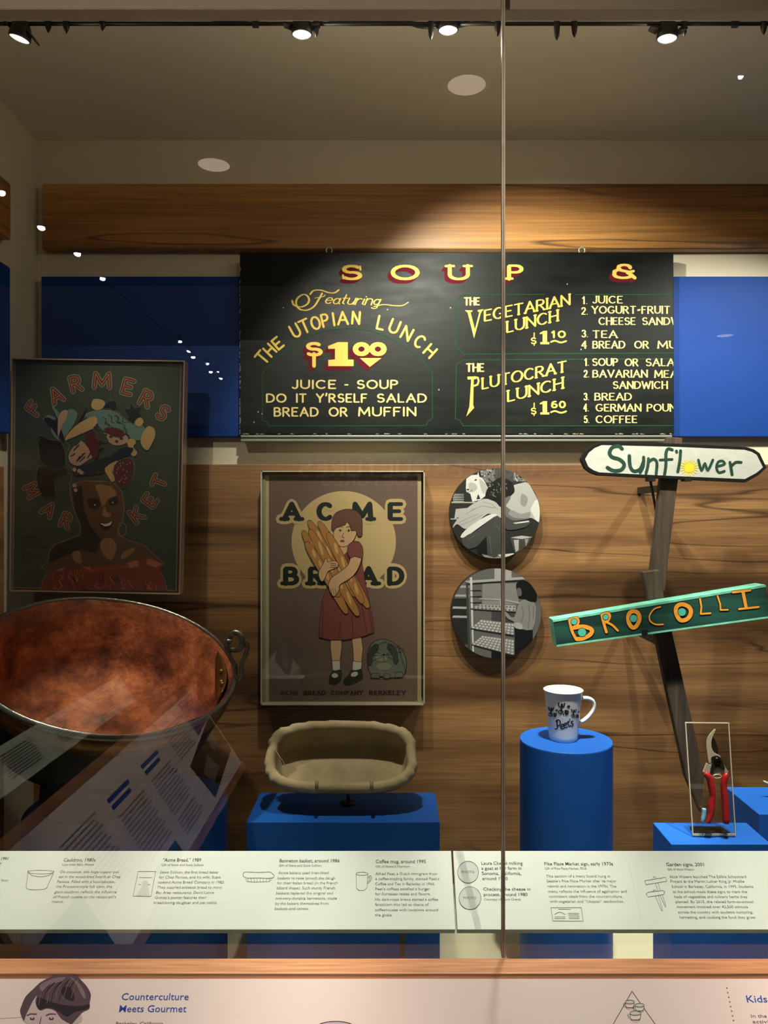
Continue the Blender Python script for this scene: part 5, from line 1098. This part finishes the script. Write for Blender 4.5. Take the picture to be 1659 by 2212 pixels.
def dancer(ox, oy, s=1.):
    f = lambda X, Y: gz(ox+X*s, oy+Y*s)
    for pts, t in (([(20, 10), (15, 70), (60, 100), (85, 110), (130, 100), (165, 70), (160, 20)], 2.4), ([(85, 100), (85, 170), (60, 190)], 3.2), ([(80, 180), (30, 190), (5, 220), (30, 260), (70, 290)], 2), ([(75, 190), (95, 240), (75, 290)], 2.2), ([(90, 180), (130, 210), (125, 260), (150, 300)], 2.2),
                   ([(190, 190), (240, 200), (270, 210)], 2.6), ([(190, 190), (180, 240), (200, 290), (230, 300)], 2.6), ([(195, 225), (270, 250)], 2.4), ([(195, 260), (265, 280)], 2.2)):
        AM.line([f(*p) for p in pts], t*s, K_, 1)
    AM.ell(*f(100, 50), 3*s, 3.6*s, K_, 1, 0, 10); AM.ell(*f(15, 5), 2.4*s, 1.6*s, K_, 1, 20, 8); AM.ell(*f(170, 15), 2.4*s, 1.6*s, K_, 1, -20, 8)
    for a in (0, 60, 120): AM.line([f(275+40*math.cos(math.radians(a)), 90+40*math.sin(math.radians(a))), f(275-40*math.cos(math.radians(a)), 90-40*math.sin(math.radians(a)))], 1.7*s, K_, 1)
dancer(420, 580, .98); dancer(170, 690, .78); dancer(755, 740, .72)
for pts, t in (([(365, 1050), (395, 1010), (450, 1020), (480, 1080), (450, 1150), (405, 1150)], 3), ([(400, 1030), (395, 1120), (405, 1190), (390, 1240), (345, 1240)], 3.2),
               ([(495, 1185), (565, 1160), (550, 1120), (505, 1130), (485, 1180), (510, 1235), (570, 1225)], 2.8), ([(585, 1150), (645, 1130), (630, 1090), (590, 1100), (570, 1150), (600, 1205), (660, 1190)], 2.8),
               ([(672, 1040), (690, 1140), (715, 1175), (745, 1150)], 2.8), ([(650, 1075), (715, 1055)], 2.4), ([(722, 985), (715, 1025)], 2.4), ([(800, 1040), (765, 1050), (760, 1085), (800, 1110), (805, 1150), (770, 1175)], 2.8)):
    AM.line([tuple(x[:2]) for x in smoothpts([gz(*p)+(0,) for p in pts], 3)], t*.8, K_, 1)
AM.build('printed_figures', mg)

# ================================================================== garden signs
d3 = lambda X, Y: (1160+X/3.3246, 920+Y/3.3246)
M_stk = wood('weathered_stake', (84, 66, 50), (62, 48, 36), (40, 30, 22), xs=3, zs=60, rough=.8, axis='Z', cracks=.3)
M_white = mat('sign_white', (184, 186, 178), .6, bump=.5, bscale=50, var=.05); M_bd = mat('sign_black', (12, 14, 13), .7, spec=.2); M_dg = mat('sign_darkgreen', (24, 58, 46), .5, var=.4, bscale=60); M_sun = mat('sun_yellow', (226, 196, 40), .5, var=.15, bscale=80)
SY = 1.95
sf = thing('garden_sign', 'white pointed garden sign reading Sunflower with a painted sun, on a dark stake', 'garden sign', W(1425, 1240, SY))
out = [(315, 240), (345, 180), (400, 138), (455, 115), (980, 125), (1500, 150), (1560, 168), (1600, 195), (1650, 300), (1590, 355), (1500, 405), (980, 382), (440, 355), (385, 335), (345, 305)]
slab('board', [d3(*p) for p in out], SY, .018, M_bd, sf, bevel=.0012)
AS = Art(on_y(SY-.0004)); cx_ = 985; cy_ = 262
inn = [(345, 238), (372, 192), (415, 158), (465, 138), (980, 150), (1490, 172), (1540, 186), (1578, 208), (1622, 298), (1575, 338), (1492, 382), (980, 360), (448, 334), (405, 318), (368, 292)]
AS.poly([d3(*p) for p in inn], M_white, 1)
def st(pts, t, m=M_dg, k=3, sm=4): AS.line([tuple(x[:2]) for x in smoothpts([d3(*p)+(0,) for p in pts], sm)], t, m, k)
st([(610, 165), (585, 145), (540, 155), (520, 195), (540, 225), (590, 240), (625, 275), (605, 315), (550, 322), (505, 300)], 8)
st([(662, 215), (668, 290), (695, 325), (740, 310), (765, 255)], 7.6); st([(765, 225), (762, 290), (740, 335)], 6.6)
st([(800, 235), (795, 290), (782, 340)], 6.4); st([(798, 262), (835, 238), (860, 265), (855, 345)], 6.4)
st([(970, 172), (940, 165), (925, 200), (925, 280), (915, 350)], 6.6); st([(882, 245), (970, 240)], 5.6); st([(1030, 178), (1025, 250), (1010, 330)], 6.4); st([(1000, 180), (1002, 190)], 6)
u, v = d3(1092, 300); AS.ell(u, v, 11, 10.5, M_sun, 3, 0, 20)
for i in range(18):
    a = 2*PI*i/18; AS.line([(u+12*math.cos(a), v+12*math.sin(a)), (u+19*math.cos(a), v+18*math.sin(a))], 2.3, M_sun, 3)
st([(1158, 245), (1180, 320), (1205, 270), (1225, 320), (1262, 245)], 5.8, sm=3); st([(1290, 292), (1345, 275), (1330, 252), (1300, 260), (1288, 300), (1305, 335), (1345, 325)], 5.6); st([(1385, 262), (1400, 350)], 6.6); st([(1395, 290), (1425, 262), (1465, 262)], 6)
AS.build('lettering', sf)
slab('stake', [d3(*p) for p in [(940, 78), (1046, 86), (1040, 200), (1000, 500), (945, 940), (920, 1190), (815, 1185), (820, 1030), (850, 780), (885, 420), (925, 130)]], SY+.0195, .022, M_stk, sf, bevel=.002)
tube('mount_rod', [W(*d3(812, 380), SY+.022), W(*d3(855, 610), SY+.05)], .0035, M_black, sf, 8)
for X in (828, 1088): slab('mount_clip', [d3(X-24, 372), d3(X+24, 374), d3(X+24, 398), d3(X-24, 396)], SY-.003, .03, M_black, sf)
slab('wall_mount', [d3(925, 420), d3(965, 420), d3(960, 470), d3(920, 470)], SY+.042, BY-.03-SY-.042, M_black, sf)
QY = 1.86
br = thing('garden_sign', 'dark green beam sign reading BROCOLLI in orange, on a pointed stake', 'garden sign', W(1514, 1755, QY))
M_gs = wood('painted_green', (28, 78, 66), (20, 62, 54), (12, 42, 38), xs=2, zs=40, rough=.5, cracks=.4); M_tq = mat('turquoise_edge', (104, 184, 158), .6, var=.25, bscale=40); M_or = mat('sign_orange', (214, 142, 42), .5, var=.1, bscale=90); M_tl = mat('teal_dot', (74, 168, 148), .5)
front = [(1194, 1339), (1654, 1263), (1662, 1335), (1203, 1397)]
bm_ = slab('beam', front, QY, .05, M_gs, br, bevel=.0012); bm_.data.materials.append(M_tq)
# pale painted top and ends
for p in bm_.data.polygons:
    if p.normal.z > .7 or abs(p.normal.x) > .8: p.material_index = 1
AB = Art(on_y(QY-.0004))
for p4 in ([(1194, 1339), (1654, 1263), (1654.4, 1268), (1194.6, 1344)], [(1203, 1397), (1662, 1335), (1661.6, 1331), (1202.4, 1393)]): AB.poly(p4, M_tq, 1)
def ob(pts, t, sm=3, closed=False):
    q = [tuple(x[:2]) for x in smoothpts([d3(*p)+(0,) for p in pts], sm, closed)]
    AB.line(q, t+2.0, M_bd, 2, closed); AB.line(q, t, M_or, 3, closed)
ob([(232, 1395), (250, 1470), (280, 1530)], 6); ob([(235, 1395), (280, 1380), (295, 1405), (275, 1440), (250, 1450)], 7); ob([(260, 1450), (330, 1440), (390, 1460), (385, 1495), (330, 1525), (285, 1530)], 9)
ob([(465, 1360), (480, 1420), (498, 1480)], 6); ob([(465, 1358), (505, 1345), (522, 1365), (505, 1400), (485, 1410)], 6.5); ob([(500, 1410), (540, 1430), (580, 1470)], 5)
ob([(690, 1330), (725, 1345), (735, 1390), (710, 1440), (680, 1445), (655, 1400), (660, 1350)], 9, 3, True)
ob([(885, 1300), (840, 1315), (808, 1360), (812, 1400), (850, 1425), (905, 1425)], 3.4)
ob([(1040, 1280), (1090, 1300), (1105, 1340), (1080, 1385), (1030, 1395), (1000, 1350), (1000, 1300)], 9, 3, True)
ob([(1170, 1240), (1180, 1300), (1175, 1350), (1245, 1345)], 4, 1); ob([(1295, 1220), (1315, 1280), (1318, 1322), (1370, 1320)], 3.6, 1)
ob([(1405, 1195), (1530, 1180)], 5, 1); ob([(1478, 1190), (1500, 1300)], 7, 1); ob([(1450, 1315), (1590, 1300)], 4.6, 1)
for X, Y, r in ((265, 1405, 6.5), (322, 1482, 9), (492, 1372, 6), (692, 1382, 8), (1040, 1336, 8.5)):
    u, v = d3(X, Y); AB.ell(u, v, r+1, r+1, M_bd, 4, 0, 14); AB.ell(u, v, r, r, M_tl, 5, 0, 14)
AB.build('lettering', br)
zz = [(1389, 1236), (1426, 1231), (1434, 1285), (1469, 1440), (1522, 1676), (1519, 1700), (1514, 1756), (1482, 1680), (1430, 1440), (1404, 1310)]
slab('stake', zz, QY+.052, .022, M_stk, br, bevel=.002)
slab('mount_clip', [d3(755, 1465), d3(795, 1460), d3(795, 1505), d3(755, 1510)], QY-.004, .03, M_black, br)
slab('wall_mount', [d3(855, 1520), d3(895, 1520), d3(890, 1570), d3(850, 1570)], QY+.074, BY-.03-QY-.074, M_black, br)

# ================================================================== pruners on an acrylic stand
pst = Vector((0, 1.655, E-.705)); a_n = Vector((0, -1, .13)).normalized()
pp = on_plane(pst, a_n, .0003)
e_ = thing('acrylic_stand', 'clear upright acrylic plate holding the red-handled pruners', 'display stand', pp(1542, 1806))
quad = [(1480, 1560), (1575, 1561), (1590, 1805), (1496, 1805)]
slab('plate', quad, 0, .003, M_acryl, e_, proj=pp, dirv=-a_n)
iq = [(1481.9, 1562), (1573.2, 1563), (1588, 1801), (1498, 1801)]
M_ae = mat('frosted_edge', (206, 196, 176), .3, spec=.7)
for i in range(3 if False else 4):
    j = (i+1) % 4
    slab('polished_edge', [quad[i], quad[j], iq[j], iq[i]], 0, .0034, M_ae if i != 2 else M_edge, e_, proj=lambda u, v, k=0: pp(u, v, .8), dirv=-a_n)
box('foot_plate', (xl(1498, 1.655), 1.657, E-.7048), (xl(1588, 1.655), 1.71, E-.7018), M_acryl, e_)
box('foot_pad', (xl(1505, 1.66), 1.665, E-.7017), (xl(1572, 1.66), 1.70, E-.6995), mat('dark_pad', (30, 30, 32), .4), e_)
pr = thing('pruners', 'bypass pruners with red handles and a curved steel blade', 'pruners', pp(1545, 1780))
M_bl = mat('blade_steel', (190, 182, 160), .35, metal=.3, var=.15, bscale=50); M_dk = mat('dark_steel', (48, 42, 36), .4, metal=.6); M_rd = mat('red_vinyl', (158, 24, 26), .38, var=.12, bscale=60); M_sv = mat('cast_aluminium', (168, 160, 146), .4, metal=.3)
h3 = lambda X, Y: (1470+X/8.193, 1550+Y/8.193)
def prp(d): return lambda u, v, k=0: pp(u, v)+a_n*d
def psl(name, pts, d, th, m, bev=.0008, sm=0):
    q = [h3(*p) for p in pts]
    if sm: q = [tuple(x[:2]) for x in smoothpts([z+(0,) for z in q], sm, True)]
    return slab(name, q, 0, th, m, pr, bevel=bev, proj=prp(d), dirv=-a_n)
psl('counter_blade', [(560, 330), (600, 400), (650, 520), (655, 640), (600, 680), (540, 560), (530, 420)], .004, .002, M_dk, .0003)
psl('blade', [(600, 208), (575, 200), (520, 255), (470, 320), (440, 400), (438, 520), (455, 650), (470, 760), (500, 800), (640, 800), (690, 720), (670, 660), (600, 625), (550, 580), (525, 500), (525, 400), (555, 300)], .008, .003, M_bl, .0006, 2)
psl('frame', [(430, 785), (495, 825), (520, 790), (600, 760), (700, 740), (760, 860), (822, 950), (780, 975), (640, 1000), (540, 1000), (475, 985), (365, 950)], .010, .005, M_sv, .001)
psl('pivot_plate', [(500, 710), (540, 665), (610, 658), (670, 690), (710, 770), (745, 880), (720, 915), (670, 890), (600, 860), (520, 970), (482, 985), (500, 860), (520, 800)], .013, .003, M_dk, .0012, 2)
c0_ = prp(.0135)(*h3(608, 740)); s1_ = Vector((1, 0, 0)); s2_ = a_n.cross(s1_)
lathe('pivot_bolt', [(.0075, 0), (.007, .002), (.004, .0034), (.0001, .004)], mat('bolt_black', (30, 26, 24), .3, metal=.7), pr, o=c0_, ax=(s1_, s2_, a_n), seg=20, close=False)
tube('spring', [prp(.010)(*h3(615+75*math.cos(q), 1025+32*math.sin(q))) for q in [2*PI*i/20 for i in range(20)]], .0012, M_sv, pr, 6, True)
def grip(pts, rr_):
    P_ = smoothpts([prp(.012)(*h3(*p)) for p in pts], 4); R_ = []
    n_ = len(rr_)
    for i in range(len(P_)):
        f = i/(len(P_)-1)*(n_-1); a = int(min(f, n_-2)); R_.append(rr_[a]+(rr_[a+1]-rr_[a])*(f-a))
    return tube('grip', P_, [x/8.193/F*1.67 for x in R_], M_rd, pr, 14)
grip([(385, 965), (440, 1010), (480, 1080), (505, 1180), (520, 1280), (530, 1380), (515, 1480), (510, 1580), (500, 1680), (470, 1780), (440, 1840)], [38, 60, 60, 62, 58, 52, 52, 55, 48, 42, 26])
grip([(790, 970), (755, 1020), (730, 1100), (725, 1200), (735, 1320), (748, 1440), (755, 1560), (760, 1680), (765, 1780), (765, 1850)], [36, 55, 55, 55, 58, 62, 62, 64, 64, 48])
tube('blue_catch', smoothpts([prp(.008)(*h3(*p)) for p in [(392, 1590), (390, 1680), (375, 1780), (365, 1830)]], 4), [x/8.193/F*1.67 for x in [32]+[38]*8+[34, 32, 30, 26]], mat('pale_blue_plastic', (112, 160, 190), .4), pr, 10)
# pale pointed thing on the right-hand pedestal
tp = thing('pointed_tool', 'pale pointed rod end above the right-edge pedestal', 'tool', W(1665, 1700, 1.85))
P_ = [W(1649, 1687, 1.85), W(1656, 1691, 1.85), W(1675, 1702, 1.85), W(1740, 1735, 1.85)]
tube('rod', P_, [.0018, .0035, .0045, .0055], mat('pale_bone', (176, 164, 146), .5), tp, 10)

# roots of split mesh labels
for o in bpy.data.objects:
    if o.type == 'MESH' and o.parent is None and 'label' not in o and 'kind' not in o: print('UNTAGGED', o.name)
